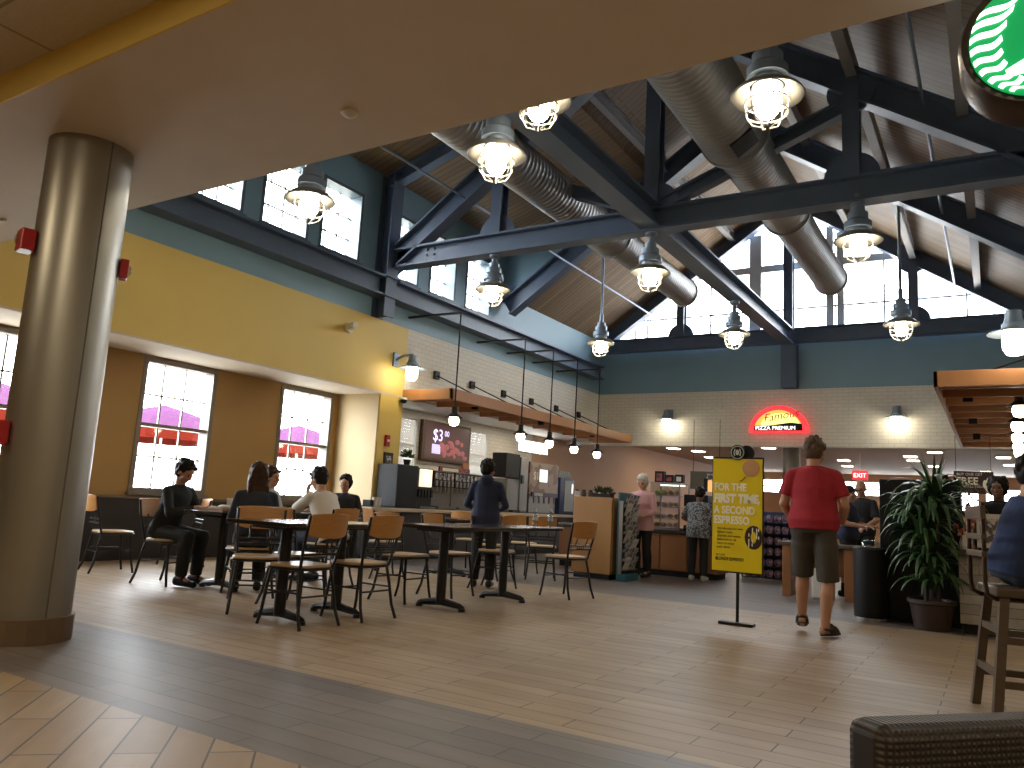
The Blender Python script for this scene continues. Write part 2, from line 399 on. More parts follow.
# right side
struct(MB().box(XR, 1.2, 3.55, 19.6, 2.9, 4.2).build('wall_right', M['wbrickx']))
struct(MB().box(XR, 1.2, 3.55, 19.6, 4.2, 6.0).build('wall_right_upper', M['teal']))
struct(MB().box(1.2, 6, 3.6, 19.6, 2.9, 3.05).build('ceiling_right', M['white']))
struct(MB().box(6, 6.2, -6, 37.2, 0, 4).build('wall_right_outer', M['cream']))
struct(MB().box(-10.5, 6.2, -6.2, -6, 0, 4).build('wall_rear', M['cream']))
# gable end
g = MB(); g.box(-10.3, 6, YB, YB+.2, 2.79, 4.2); struct(g.build('wall_back', M['wbricky']))
struct(MB().box(-9.5, 1.2, YB, YB+.2, 4.2, 5.6).build('wall_back_upper', M['teal']))
struct(MB().box(-10.5, 6, 19.6, 37.2, 3.2, 3.3).build('ceiling_hall', mat('hall_ceiling_paint', (.50, .40, .32), .7, var=.04)))
BW = [(-9.6, -8.2), (-5.75, -5.05), (-4.95, -4.25), (-4.15, -3.45), (-3.2, -2.5), (-1.9, -.6), (-.4, .9)]
struct(wall_cells(MB(), 'y', 37, 37.2, -10.5, 6, 0, 3.3, [(a, b, 2.25, 2.9) if i not in (5, 6) else (a, b, 1.8, 2.75) for i, (a, b) in enumerate(BW)]).build('wall_far', M['peach']))
# ground outside
tag(MB().box(-60, -10.52, -20, 60, -.2, -.05).build('ground_outside', M['grass']), kind='structure')

# windows --------------------------------------------------------------
WN = [0]
def window(axis, a, u0, u1, v0, v1, cols, rows, fm, mm=None, fw=.06, sill=True, depth=.10, double=True):
    """sash window in a wall whose inner face is at `a`"""
    WN[0] += 1
    W = thing('window_%d' % WN[0], None, None); W['kind'] = 'structure'
    def B(mb, p0, p1, q0, q1, z0, z1):
        if axis == 'x': mb.box(p0, p1, q0, q1, z0, z1)
        else: mb.box(q0, q1, -p1, -p0, z0, z1)
    if axis == 'y': a = -a
    fr = MB(); o, i = a-depth, a+.012
    B(fr, o, i, u0, u0+fw, v0, v1); B(fr, o, i, u1-fw, u1, v0, v1); B(fr, o, i, u0+fw, u1-fw, v1-fw, v1); B(fr, o, i, u0+fw, u1-fw, v0, v0+fw)
    if double: B(fr, o+.02, i-.03, u0+fw, u1-fw, (v0+v1)/2-.025, (v0+v1)/2+.025)
    struct(fr.build('window_frame', fm, W))
    mu = MB(); t = .0125
    for k in range(1, cols):
        u = u0+fw+(u1-u0-2*fw)*k/cols; B(mu, o+.03, o+.055, u-t, u+t, v0+fw, v1-fw)
    for k in range(1, rows):
        v = v0+fw+(v1-v0-2*fw)*k/rows
        if not (double and k*2 == rows): B(mu, o+.03, o+.055, u0+fw, u1-fw, v-t, v+t)
    struct(mu.build('window_muntins', mm or fm, W))
    gl = MB(); B(gl, o+.038, o+.046, u0+fw, u1-fw, v0+fw, v1-fw); struct(gl.build('window_glass', M['glass'], W))
    if sill:
        s = MB(); B(s, o+.05, a+.06, u0-.03, u1+.03, v0-.035, v0+.005); struct(s.build('window_sill', fm, W))
    return W
for a, b in WIN: window('x', XWW, a, b, .93, 2.86, 3, 4, M['frame'], M['muntin'], fw=.07, depth=.20)
for a, b in CL: window('x', XL, a, b, 5.03, 6.29, 3, 3, M['frame_blue'], M['muntin'], fw=.055, double=False, depth=.29)
for a, b, c, d in SHW[:2]:
    W = window('x', XWW, a, b, c, d, 2, 3, M['white'], fw=.04, sill=False)
    s = MB()
    for k in range(34):
        z = c+.04+k*(d-c-.08)/34; s.box(XWW-.045+.012*(k % 2), XWW-.04+.012*(k % 2), a+.04, b-.04, z, z+(d-c-.08)/34+.0005)
    struct(s.build('window_blind', M['white'], W))
window('x', XWW, *SHW[2], 3, 1, M['white'], fw=.03, sill=False, double=False)
for i, (a, b) in enumerate(BW):
    window('y', 37, a, b, 2.25 if i not in (5, 6) else 1.8, 2.9 if i not in (5, 6) else 2.75, 2, 2, M['white'], M['muntin'], fw=.05, sill=False, double=False)
# gable glazing
W = thing('window_gable', None, None); W['kind'] = 'structure'
g = MB(); mg = MX.copy(); mg[1][3] = YB+.12
g.prism([(-8.95, 5.55), (.6, 5.55), (XC, zc(XC)+.1)], .02, mg); struct(g.build('window_glass', M['glass'], W))
g = MB()
for x, w in ((-5.05, .30), (-3.27, .16), (-3.03, .16)): g.box(x-w/2, x+w/2, YB-.02, YB+.1, 5.55, zc(x)+.05)
for x0, x1 in ((-6.65, XC), (XC, -1.7)): g.box(x0, x1, YB, YB+.09, 7.22, 7.40)
struct(g.build('window_frame', M['mullion'], W))
g = MB()
for x in (-8.3, -7.95, -6.2, -2.08, -.42): g.box(x-.02, x+.02, YB+.02, YB+.1, 5.55, zc(x)+.05)
g.box(-8.3, -.05, YB+.03, YB+.09, 6.20, 6.24)
struct(g.build('window_muntins', M['muntin'], W))
struct(MB().box(-3.16, -3.14, YB-.02, YB+.1, 5.55, 8.1).build('window_post', M['navy'], W))

# steel -----------------------------------------------------------------
for y0, y1 in ((3.75, 9.98), (10.36, 19.05)):
    g = MB(); g.ibeam((-9.13, y0, 4.72), (-9.13, y1, 4.72), .36, .30, up=(0, 0, 1)); struct(g.build('beam_left', M['navy']))
g = MB(); g.ibeam((.80, 3.75, 4.72), (.80, 19.4, 4.72), .36, .30); struct(g.build('beam_right', M['navy']))
def disc(mb, x, y, z, r, t=.03, half=False):
    n = 24; a0, a1 = (0, pi) if half else (0, 2*pi)
    poly = [(x+r*cos(a0+(a1-a0)*k/n), z+r*sin(a0+(a1-a0)*k/n)) for k in range(n+1 if half else n)]
    m = MX.copy(); m[1][3] = y+t/2; mb.prism(poly, t, m)
def truss(label, Y, zt, dz, webs=True, dark='navy', chord=.38):
    T = thing('roof_truss', label, 'truss', (0, 0, 0)); nav = M[dark]
    g = MB(); g.ibeam((-9.28, Y, zt), (.94, Y, zt), .35, .26)
    for sx in (-8.35, .0):
        for i in range(2):
            for j in range(3): g.cyl((sx+i*.16, Y-.05, zt-.1+j*.1), (sx+i*.16, Y+.05, zt-.1+j*.1), .022, seg=8)
    g.build('tie_beam', nav, T)
    for s in (-1, 1):
        xe = XC+s*5.10
        p0 = V((xe, Y, zc(xe)+dz-chord/2)); p1 = V((XC+s*.02, Y, zc(XC)+dz-chord/2))
        MB().ibeam(p0, p1, chord, .26).build('rafter', nav, T)
    MB().ibeam((XC, Y, zt+.17), (XC, Y, zc(XC)+dz-.25), .24, .22, up=(0, 1, 0)).build('king_post', nav, T)
    for s in (-1, 1):
        x = XC+s*2.72
        MB().ibeam((x, Y, zt+.17), (x, Y, zc(x)+dz-.25), .24, .20, up=(0, 1, 0)).build('queen_post', nav, T)
        if webs: MB().ibeam((XC+s*.12, Y, zt+.22), (x-s*.1, Y, zc(x)+dz-.5), .20, .16).build('strut', nav, T)
        g = MB(); disc(g, x, Y-.02, zt+.17, .34, .05, True); g.build('gusset_plate', nav, T)
        g = MB(); disc(g, x, Y-.02, zc(x)+dz-.3, .30, .05); g.build('gusset_plate', nav, T)
    if webs: g = MB(); disc(g, XC, Y-.02, zt+.17, .42, .05, True); g.build('gusset_plate', nav, T)
    return T
truss('dark blue steel roof truss crossing the hall in front, bolted to the left post', YT, 5.28, .02)
truss('dark blue steel roof truss standing against the glazed gable end', YB-.25, 5.47, .42, webs=False)
T = thing('rafter_pair', 'dark blue steel rafter pair between the front truss and the gable', 'rafter')
for s in (-1, 1):
    xe = XC+s*5.0
    MB().ibeam((xe, 14.3, zc(xe)+.0), (XC+s*.02, 14.3, zc(XC)+.0), .40, .26).build('rafter', M['navy'], T)
# ridge-direction beam at tie beam height
tag(MB().ibeam((XC, 3.75, 5.24), (XC, YB-.42, 5.42), .36, .30).build('spine_beam', M['navy']), 'long dark blue steel beam running down the middle from front to gable', 'beam')
for x, dz, lab in ((-6.89, -.02, 'dark steel purlin on the left slope above the lower duct'), (-5.55, .05, 'dark steel purlin high on the left slope near the ridge'), (-2.80, .05, 'dark steel purlin high on the right slope beside the big duct'),
               (-1.44, -.02, 'dark steel purlin on the right slope with a lit edge, meeting the queen post'), (-.20, .0, 'lowest dark steel purlin on the right slope close to the eaves')):
    tag(MB().ibeam((x, 3.75, zc(x)+dz-.08), (x, YB-.2, zc(x)+dz+.28), .24, .13, tf=.02, tw=.02).build('roof_purlin', M['greybeam']), lab, 'purlin', 'roof purlins')
# posts on the left wall
P = thing('steel_post', 'dark blue steel post on the left wall carrying the front truss', 'post', (XL, 10.17, 4.2))
MB().ibeam((.14, 0, 0), (.14, 0, 2.62), .30, .28, up=(1, 0, 0)).build('post_shaft', M['navy'], P)
MB().box(0, .34, -.2, .2, .70, .74).build('stiffener_plate', M['navy'], P); MB().box(0, .34, -.2, .2, .34, .37).build('stiffener_plate', M['navy'], P)
tag(MB().ibeam((XC, YB-.155, 4.2), (XC, YB-.155, 5.29), .30, .36, up=(0, 1, 0)).build('steel_post', M['navy']), 'short dark blue post on the blue wall above the red half-round sign', 'post')
# dormer rafter beyond the post top
tag(MB().ibeam((-9.2, 10.2, zd(-9.2)-.13), (-6.2, 10.2, zd(-6.2)-.13), .26, .2).build('dormer_rafter', M['navy']), 'short dark steel rafter sloping up from the top of the left post', 'rafter')

# round column
C = thing('round_column', 'thick brushed metal column with a brown tiled foot', 'column', (-5.50, 2.87, 0))
MB().lathe([(.275, .16), (.275, 3.42)], seg=48).build('metal_sleeve', M['steelcol'], C, smooth=True)
MB().lathe([(.30, 0), (.30, .16)], seg=16).build('tiled_foot', M['tilebase'], C)
g = MB()
a = radians(-1.5)
g.box(-.004, .004, -.003, .004, .16, 3.42, Matrix.Translation((.2755*cos(a), .2755*sin(a), 0)) @ Matrix.Rotation(a+pi/2, 4, 'Z'))
g.build('sleeve_seam', mat('seam_grey', (.12, .1, .08), .5), C)

# ------------------------------------------------------------------ overhead fixtures
def duct(label, x, z, secs, yend):
    D = thing('air_duct', label, 'duct', (x, 0, z))
    for (y0, y1, r) in secs:
        g = MB(); n = int((y1-y0)/.10)
        rs = []
        for i in range(n):
            for q, e in ((0, 0), (.62, 0), (.74, .008), (.88, .008)):
                y = y0+(y1-y0)*(i+q)/n; rs.append([V(((r+e)*cos(2*pi*k/32), y, (r+e)*sin(2*pi*k/32))) for k in range(32)])
        rs.append([V((r*cos(2*pi*k/32), y1, r*sin(2*pi*k/32))) for k in range(32)])
        g.rings(rs); g.build('duct_section', M['galv'], D, smooth=True, auto=False)
    for (y0, y1, r) in secs:
        g = MB(); g.rings([[V((rr*cos(2*pi*k/32), y, rr*sin(2*pi*k/32))) for k in range(32)] for rr, y in ((r, y1-.03), (r+.03, y1-.03), (r+.03, y1+.03), (r, y1+.03))])
        g.build('joint_band', M['galv'], D)
    return D
D = duct('large ribbed steel air duct on the right, nearest the round green sign', -2.78, 6.02, [(3.75, 9.6, .43), (9.6, 12.6, .36), (12.6, 16.6, .31)], 16.6)
g = MB(); m = Matrix.Rotation(radians(-35), 4, 'Y')
g.box(-.16, .16, 9.0, 9.35, -.45, -.42, m); g.build('air_grille', M['blackmetal'], D)
duct('smaller ribbed steel air duct on the left, over the left tie beam', -5.80, 5.95, [(3.75, 11.6, .33), (11.6, 12.4, .37), (12.4, 16.3, .29)], 16.3)
for x, z, y0, y1, lab in ((-.62, 6.28, 3.75, 19.2, 'thin grey sprinkler pipe running back along the right slope'), (-3.55, 8.0, 3.75, 19.2, 'thin pale conduit running back just right of the ridge'), (-7.6, 6.2, 3.75, 19.2, 'thin pale sprinkler pipe running back along the left slope')):
    tag(MB().tube([(x, y0, z), (x, y1, z)], .022, 8).build('ceiling_pipe', M['lampgrey'], smooth=True), lab, 'pipe')

# pendant lamps
def lamp_parts(T, s=1., rod=1., cage=True, gm='globe', gooseneck=None):
    if rod: MB().cyl((0, 0, .50*s), (0, 0, .50*s+rod), .026*s, seg=10).cyl((0, 0, .50*s), (0, 0, .70*s), .042*s, seg=12).build('rod', M['lampgrey'], T, smooth=True)
    MB().lathe([(q*s, z*s) for q, z in ((.05, .53), (.085, .52), (.085, .44), (.125, .435), (.125, .35), (.10, .345), (.10, .32), (.165, .315), (.165, .235), (.125, .23), (.125, .15))], seg=32).build('housing', M['lampgrey'], T)
    MB().rings([[V((r*s*cos(2*pi*k/36), r*s*sin(2*pi*k/36), z*s)) for k in range(36)] for r, z in ((.15, .175), (.21, .155), (.28, .095), (.295, .070), (.29, .062), (.21, .135), (.14, .155))], False, False, True).build('shade', M['lampshade'], T, smooth=True, auto=False)
    MB().lathe([(.02*s, -.125*s), (.06*s, -.112*s), (.092*s, -.07*s), (.102*s, -.01*s), (.098*s, .06*s), (.085*s, .13*s)], seg=24).build('globe', M[gm], T, smooth=True)
    if cage:
        g = MB()
        for k in range(6):
            a = pi*k/6*2
            g.tube([(r*s*cos(a), r*s*sin(a), z*s) for r, z in ((.155, .13), (.178, .02), (.168, -.08), (.12, -.165), (.03, -.205))],   .0065*s, 6)
        for r, z in ((.179, .01), (.168, -.08)): g.tube([(r*s*cos(2*pi*k/24), r*s*sin(2*pi*k/24), z*s) for k in range(24)],   .0065*s, 6, closed=True)
        g.build('wire_cage', M['wire'], T, smooth=True)
pend = [(-6.72, 6.05, 4.36, zc(-6.72)+.1, 'caged pendant lamp hanging in front of the upper left windows'),
        (-4.12, 6.05, 4.40, 5.05, 'caged pendant lamp in the middle, lower of the two by the ceiling edge'),
        (-3.40, 5.62, 4.60, zc(-3.40)+.1, 'caged pendant lamp half hidden by the beige ceiling edge'),
        (-1.50, 6.10, 4.42, zc(-1.5)+.1, 'largest looking caged pendant lamp, in front of the big duct'),
        (-6.93, YT, 4.44, 5.12, 'caged pendant lamp under the left part of the front tie beam'),
        (-4.19, YT, 4.42, 5.12, 'caged pendant lamp under the middle of the front tie beam'),
        (-1.39, YT, 4.53, 5.12, 'caged pendant lamp under the right part of the front tie beam'),
        (-6.98, 14.55, 4.42, zc(-6.98)-.1, 'caged pendant lamp on a long rod at the left, before the gable wall'),
        (-4.17, 14.55, 4.42, 5.15, 'caged pendant lamp under the middle beam near the gable wall'),
        (-1.30, 14.55, 4.40, zc(-1.3)-.1, 'caged pendant lamp on a long rod at the right, before the gable wall')]
for i, (x, y, z, zt, lab) in enumerate(pend):
    T = thing('pendant_lamp', lab, 'pendant lamp', (x, y, z), 0, 'caged pendant lamps'); lamp_parts(T, 1., zt-z-.5)
    MB().lathe([(.02, zt-z-.10), (.09, zt-z-.05), (.09, zt-z)], seg=16).build('mounting_cup', M['lampgrey'], T, smooth=True)
# wall sconces
def sconce(lab, p, ang, s=.62, arm=.5):
    T = thing('wall_sconce', lab, 'wall lamp', p, ang, 'wall sconces')       # local -y points out of the wall
    MB().box(-.07, .07, -.04, 0, -.13, .13).build('wall_plate', M['lampgrey'], T, bevel=.01)
    MB().tube([(0, -.03, .0), (0, -arm*.5, .07), (0, -arm, .07)], .026, 8).build('arm', M['lampgrey'], T, smooth=True)
    H = MB(); o = V((0, -arm, -.25))
    H.lathe([(.06, .40*s), (.10*s, .42*s), (.105*s, .32*s), (.13*s, .24*s), (.15*s, .23*s), (.15*s, .14*s)], o, 20); H.build('housing', M['lampgrey'], T, smooth=True)
    MB().rings([[o+V((r*s*cos(2*pi*k/28), r*s*sin(2*pi*k/28), z*s)) for k in range(28)] for r, z in ((.14, .17), (.22, .14), (.33, .10), (.33, .09), (.22, .125), (.14, .15))], False, False, True).build('shade', M['lampgrey'], T, smooth=True)
    MB().lathe([(.03*s, -.22*s), (.10*s, -.20*s), (.145*s, -.12*s), (.15*s, 0), (.14*s, .14*s)], o, 20).build('globe', M['globe3'], T, smooth=True)
sconce('gooseneck wall lamp at the corner of the yellow wall and the white brick', (XL, 10.76, 3.55), radians(90), .72, .42)
sconce('gooseneck wall lamp on white brick, left of the half-round sign', (-7.21, YB, 3.62), 0, .75, .32)
sconce('gooseneck wall lamp on white brick, right of the half-round sign', (-1.84, YB, 3.62), 0, .75, .32)
sconce('gooseneck wall lamp beside the wooden canopy over the right-hand counter', (XR, 10.75, 3.55), radians(-90), .85, .72)

# wooden canopies with hanging lamps
def canopy(lab, xw, xo, y0, y1, z):
    T = thing('wooden_canopy', lab, 'canopy', (0, 0, 0)); s = 1 if xo > xw else -1
    lo, hi = min(xw, xo), max(xw, xo)
    g = MB(); g.box(lo, hi, y0, y0+.05, z, z+.20); g.box(lo, hi, y1-.05, y1, z, z+.20); e = (xo-.05, xo) if s > 0 else (xo, xo+.05); g.box(*e, y0, y1, z, z+.20)
    g.build('fascia_board', M['canopywood'], T, bevel=.004)
    g = MB(); n = int((y1-y0)/.16)
    for k in range(n):
        y = y0+.06+k*(y1-y0-.12)/n; g.box(lo+.02, hi-.05, y, y+.145, z+.165, z+.195)
    g.build('deck_boards', M['canopywood'], T)
    n = 11
    for k in range(n):
        y = y0+.3+k*(y1-y0-.6)/(n-1)
        MB().box(lo, hi-.05 if s > 0 else hi, y, y+.05, z+.02, z+.165).build('joist', M['canopywood'], T)
    for k in range(6):
        y = y0+.95+k*(y1-y0-1.6)/5.3
        MB().box(min(xw, xw+s*.05), max(xw, xw+s*.05), y-.075, y+.075, 3.40, 3.55).build('wall_plate', M['black'], T)
        MB().tube([(xw+s*.03, y, 3.47), (xo-s*.1, y+.02, z+.19)], .012, 6).build('tie_rod', M['black'], T)
    for k in range(3):
        y = y0+1.2+k*2.6
        MB().box(xo-s*.34-.06, xo-s*.34+.06, y, y+.06, z-.02, z+.10).build('bracket', M['black'], T)
    return T
canopy('wooden slatted canopy over the drinks counter on the left wall', XL, -8.17, 11.05, 19.2, 2.84)
canopy('wooden slatted canopy over the counter on the right wall', XR, -.63, 10.95, 19.2, 2.80)
def canopy_lamp(lab, x, y, z, xw, grp):
    T = thing('canopy_lamp', lab, 'hanging lamp', (x, y, z), 0, grp)
    if xw == XL:
        MB().cyl((0, 0, .20), (0, 0, 4.42-z), .014, seg=8).build('rod', M['black'], T)
        MB().box(min(0, xw-x), max(0, xw-x), -.03, .03, 4.40-z, 4.43-z).build('bracket_arm', M['blackmetal'], T)
    else: MB().cyl((0, 0, .20), (0, 0, 2.995-z), .014, seg=8).build('rod', M['black'], T)
    MB().lathe([(.025, .26), (.05, .25), (.055, .14), (.10, .10), (.16, .06), (.155, .055), (.06, .09)], seg=20).build('shade', M['blackmetal'], T, smooth=True)
    MB().lathe([(.02, -.09), (.07, -.07), (.092, 0), (.08, .06), (.05, .09)], seg=18).build('bulb', M['globe2'], T, smooth=True)
for i, (y, z, w) in enumerate(((11.07, 2.45, 'first'), (13.36, 2.40, 'second'), (14.56, 2.38, 'third'), (15.72, 2.36, 'fourth'), (16.92, 2.34, 'last'))):
    canopy_lamp('black shaded bulb under the left wooden canopy, %s from the yellow pier' % w, -8.10, y, z, XL, 'bulbs under the left canopy')
for i, (x, y, w) in enumerate(((.30, 12.3, 'first'), (.31, 14.15, 'second'), (.34, 15.9, 'third'), (.38, 17.6, 'fourth'), (.42, 19.0, 'last'))):
    canopy_lamp('black shaded bulb under the right wooden canopy, %s going away from the armchair' % w, x, y, 2.66, XR, 'bulbs under the right canopy')

# ceiling lights of the hall behind and of the low ceiling
HL = [(-9.0, 24.6), (-8.5, 25.6), (-8.9, 28.2), (-4.4, 28.6), (-4.7, 31.4), (-4.8, 34.8), (-1.45, 25.0), (-2.2, 26.6), (-2.25, 28.2), (-1.8, 30.7), (-5.8, 24.0), (.2, 26.5), (.4, 29.5), (-.3, 33.0)]
for i, (x, y) in enumerate(HL):
    T = thing('ceiling_light', 'glowing panel light in the far hall ceiling, %s' % ['left side, nearest', 'left side, second', 'left side, third', 'middle, before the far windows', 'middle, second to last', 'middle, farthest', 'right of the plant tip, nearest', 'above the plant, second', 'above the plant, third', 'above the free sign, left', 'straight above the yellow poster', 'right of the free sign, first', 'right of the free sign, second', 'right of the free sign, farthest'][i], 'ceiling light', (x, y, 3.2), 0, 'panel lights in the far hall')
    MB().box(-.20, .20, -.20, .20, -.03, 0).build('frame', M['white'], T)
    MB().box(-.17, .17, -.17, .17, -.045, -.03).build('diffuser', M['diffuser'], T)

# small things on the ceiling, walls and column
tag(MB().lathe([(.055, 3.415), (.055, 3.40), (.04, 3.385), (.015, 3.375)], (-3.36, 3.27, 0), 20).build('smoke_detector', M['white'], smooth=True), 'small round detector on the beige ceiling edge', 'smoke detector')
tag(MB().lathe([(.03, 3.415), (.03, 3.40), (.015, 3.39)], (-7.80, 3.36, 0), 16).build('ceiling_sprinkler', M['chrome'], smooth=True), 'tiny sprinkler head in the beige ceiling left of the column', 'sprinkler')
tag(MB().lathe([(.11, .0), (.11, .05), (.07, .09)], (0, 0, 0), 20).build('smoke_detector', M['white'], smooth=True, loc=(-5.94, YB, 3.82), rot=(radians(90), 0, 0)), 'round white detector on white brick between the lamp and the red sign', 'smoke detector')
T = thing('security_camera', 'white security camera on the upper yellow wall', 'camera', (XL, 9.50, 3.87), radians(90))
MB().cyl((0, 0, 0), (0, -.05, 0), .09, seg=16).build('mount', M['white'], T, smooth=True)
MB().box(-.05, .05, -.32, -.05, -.05, .05, Matrix.Rotation(radians(-25), 4, 'Z')).build('camera_body', M['white'], T, bevel=.015)
T = thing('dome_camera', 'small dark dome camera under the yellow wall edge', 'camera', (-9.22, 11.0, 2.885))
MB().lathe([(.07, 0), (.075, -.04)], seg=16).build('mount', M['white'], T, smooth=True); MB().ell((0, 0, -.05), .065, .065, .065).build('dome', M['black'], T, smooth=True)
def alarm(lab, ang, z, strobe=True, w=.11, h=.13, d=.07):
    T = thing('fire_alarm', lab, 'fire alarm', (-5.50+.275*cos(ang), 2.87+.275*sin(ang), z), ang-pi/2)   # local +y points out
    MB().box(-w/2, w/2, 0, d, -h/2, h/2).build('housing', M['red'], T, bevel=.008)
    if strobe: MB().ell((0, d+.002, .0), .028, .022, .04).build('strobe_lens', M['plasticclear'], T, smooth=True)
alarm('red fire alarm strobe high on the left of the round column', radians(257), 2.64, True, .14, .15, .09)
alarm('red fire alarm box on the far right side of the round column', radians(62), 2.58, True, .12, .14, .06)
alarm('red pull box low on the left of the round column', radians(266), 1.33, False, .11, .16, .07)
T = thing('pull_station', 'small red alarm box on the yellow pier, above the notices', 'fire alarm', (XL, 10.70, 2.06), radians(90))
MB().box(-.055, .055, -.05, 0, -.10, .10).build('housing', M['red'], T, bevel=.008); MB().box(-.03, .03, -.06, -.05, -.02, .02).build('handle', M['white'], T)
for z, s, lab in ((1.72, .12, 'dark framed notice on the yellow pier, upper one'), (1.25, .085, 'small framed notice on the yellow pier, lower one')):
    T = thing('wall_notice', lab, 'notice', (XL, 10.78, z), radians(90), 'notices on the pier')
    MB().box(-s, s, -.02, 0, -s*1.1, s*1.1).build('frame', M['leather'], T); MB().box(-s*.6, s*.6, -.024, -.02, -s*.6, s*.6).build('print', M['mixprint'], T)

# half-round lit sign on the white brick
T = thing('half_round_sign', 'lit red and orange half-round shop sign on the white brick', 'sign', (-4.44, YB, 3.13))
def half(r, y0, y1, z0=0., sq=.93):
    n = 28; m = Matrix(((1, 0, 0, 0), (0, 0, -1, y1), (0, 1, 0, 0), (0, 0, 0, 1)))
    return [(r*cos(pi*k/n), max(z0, r*sq*sin(pi*k/n))) for k in range(n+1)], y1-y0, m
g = MB(); g.prism(*half(.70, -.16, -.01)); g.build('red_case', M['neonred'], T)
g = MB(); g.prism(*half(.58, -.175, -.16, .16)); g.build('orange_face', M['neonorange'], T)
m = Matrix(((1, 0, 0, .05), (0, 0, -1, -.175), (0, 1, 0, .16), (0, 0, 0, 1)))
g = MB(); g.prism([(.40*cos(pi*k/20)*1.12, .30*sin(pi*k/20)) for k in range(21)], .006, m); g.build('yellow_glow', M['neonyellow'], T)
g = MB(); m = Matrix(((1, 0, 0, 0), (0, 0, -1, -.176), (0, 1, 0, 0), (0, 0, 0, 1)))
g.prism([(-.57, .04), (.57, .04), (.56, .20), (.30, .235), (.05, .20), (-.2, .165), (-.565, .165)], .008, m); g.build('dark_band', M['black'], T)
text('script_lettering', 'Famous', .27, M['signink'], T, face_mtx((-.34, -.184, .25), (1, 0, 0)) @ Matrix.Rotation(radians(9), 4, 'Z'), .002, shear=.35)
text('small_lettering', 'PIZZA PREMIUM', .13, M['signlit'], T, face_mtx((-.535, -.186, .06), (1, 0, 0)), .002, sx=1.02)

# big round green sign, upper right
T = thing('round_sign', 'large round green and white lit sign hanging at the ceiling edge', 'sign', (.245, 3.85, 3.225))
S0 = T
R_ = .285; kS = R_/.385
def yl(poly, y0, y1, name, m_): 
    g = MB(); m = Matrix(((1, 0, 0, 0), (0, 0, -1, y1), (0, 1, 0, 0), (0, 0, 0, 1))); g.prism(poly, y1-y0, m); return g.build(name, m_, T)
circ = lambda r, n=64: [(r*cos(2*pi*k/n), r*sin(2*pi*k/n)) for k in range(n)]
g = MB(); g.rings([[V((r*cos(2*pi*k/64), y, r*sin(2*pi*k/64))) for k in range(64)] for r, y in ((R_+.004, .0), (R_+.03, -.012), (R_+.045, .02), (R_+.045, .22), (R_+.02, .24))]); g.build('drum_case', M['bronze'], T, smooth=True)
yl(circ(R_), -.012, .0, 'green_face', M['green'])
# wavy white bands that start at the rim
def band(t0, t1, L0, ph):
    top, bot = [], []
    n = 14
    a0, a1 = radians(t0), radians(t1)
    P0 = V((cos(a0), sin(a0)))*R_*.985; P1 = V((cos(a1), sin(a1)))*R_*.985
    d = V((.93, .36)) if t0 > 150 and t0 < 260 else V((.93, .3))
    nrm = V((-d.y, d.x))
    for k in range(n+1):
        s = k/n*L0*kS; w = .014*kS*sin(k/n*2*pi+ph)
        top.append(P0+d*s+nrm*w); bot.append(P1+d*s+nrm*w)
    return [(p.x, p.y) for p in top+bot[::-1]]
for t0, t1, L0 in ((147, 152.5, .23), (160, 165.5, .235), (172.5, 177.5, .21), (184.5, 189.5, .18), (196.5, 201.2, .16), (208, 212.7, .142), (220, 225, .13), (231, 235.5, .12), (241, 245, .11)):
    yl(band(t0, t1, L0, .4), -.022, -.010, 'white_wave', M['signlit'])
yl([(a*kS, b*kS) for a, b in ((-.20, -.195), (-.10, -.145), (-.085, -.09), (-.02, .0), (.10, .10), (.22, .08), (.26, -.1), (.15, -.24), (.02, -.25), (-.03, -.22), (-.15, -.235), (-.185, -.225))], -.022, -.010, 'white_shape', M['signlit'])
MB().box(-.04, .04, -.12, .03, .20, .24).build('hanger', M['bronze'], T)

# hanging board, exit sign, menu board in the far hall
T = thing('hanging_board', 'dark red hanging board with large white FREE lettering', 'sign', (-.38, 18.0, 1.99))
MB().box(-.34, .34, -.015, .015, -.22, .22).build('board', mat('board_maroon', (.045, .012, .016), .4), T)
text('free_lettering', 'FREE', .20, M['signwhite'], T, face_mtx((-.30, -.017, -.04), (1, 0, 0)), .002, sx=.92, bold=.025)
text('small_lettering', 'BUY ONE GET', .07, M['signwhite'], T, face_mtx((-.29, -.017, .135), (1, 0, 0)), .002)
text('small_lettering', 'REFILLS TODAY', .06, M['signwhite'], T, face_mtx((-.2, -.017, -.10), (1, 0, 0)), .002)
g = MB()
for x, y in ((.20, .0), (.26, .05), (.24, -.1)): g.ell((x, -.018, y-.03), .045, .006, .09)
g.build('picture', M['signwhite'], T, smooth=True)
MB().cyl((-.3, 0, .22), (-.3, 0, .92), .005, seg=6).cyl((.3, 0, .22), (.3, 0, .92), .005, seg=6).build('hanging_wire', M['black'], T)
T = thing('exit_sign', 'small red lit EXIT sign under the far hall ceiling', 'sign', (-3.54, 26, 2.53))
MB().box(-.22, .22, -.03, .03, -.14, .14).build('case', emit('exit_red', (.8, .05, .06), .8), T)
text('exit_lettering', 'EXIT', .18, M['signlit'], T, face_mtx((-.19, -.032, -.065), (1, 0, 0)), .002)
MB().cyl((0, 0, .14), (0, 0, .67), .015).build('stem', M['white'], T)
T = thing('menu_board', 'grey menu board hung before the peach wall', 'sign', (-5.55, 17.3, 1.83))
MB().box(-.36, .36, -.02, .02, -.2, .2).build('board', mat('menu_grey', (.12, .11, .09), .5), T); MB().box(.02, .34, -.024, -.02, -.17, .15).build('print', M['mixprint'], T)
MB().cyl((-.3, 0, .2), (-.3, 0, 1.37), .006, seg=6).cyl((.3, 0, .2), (.3, 0, 1.37), .006, seg=6).build('hanging_wire', M['black'], T)
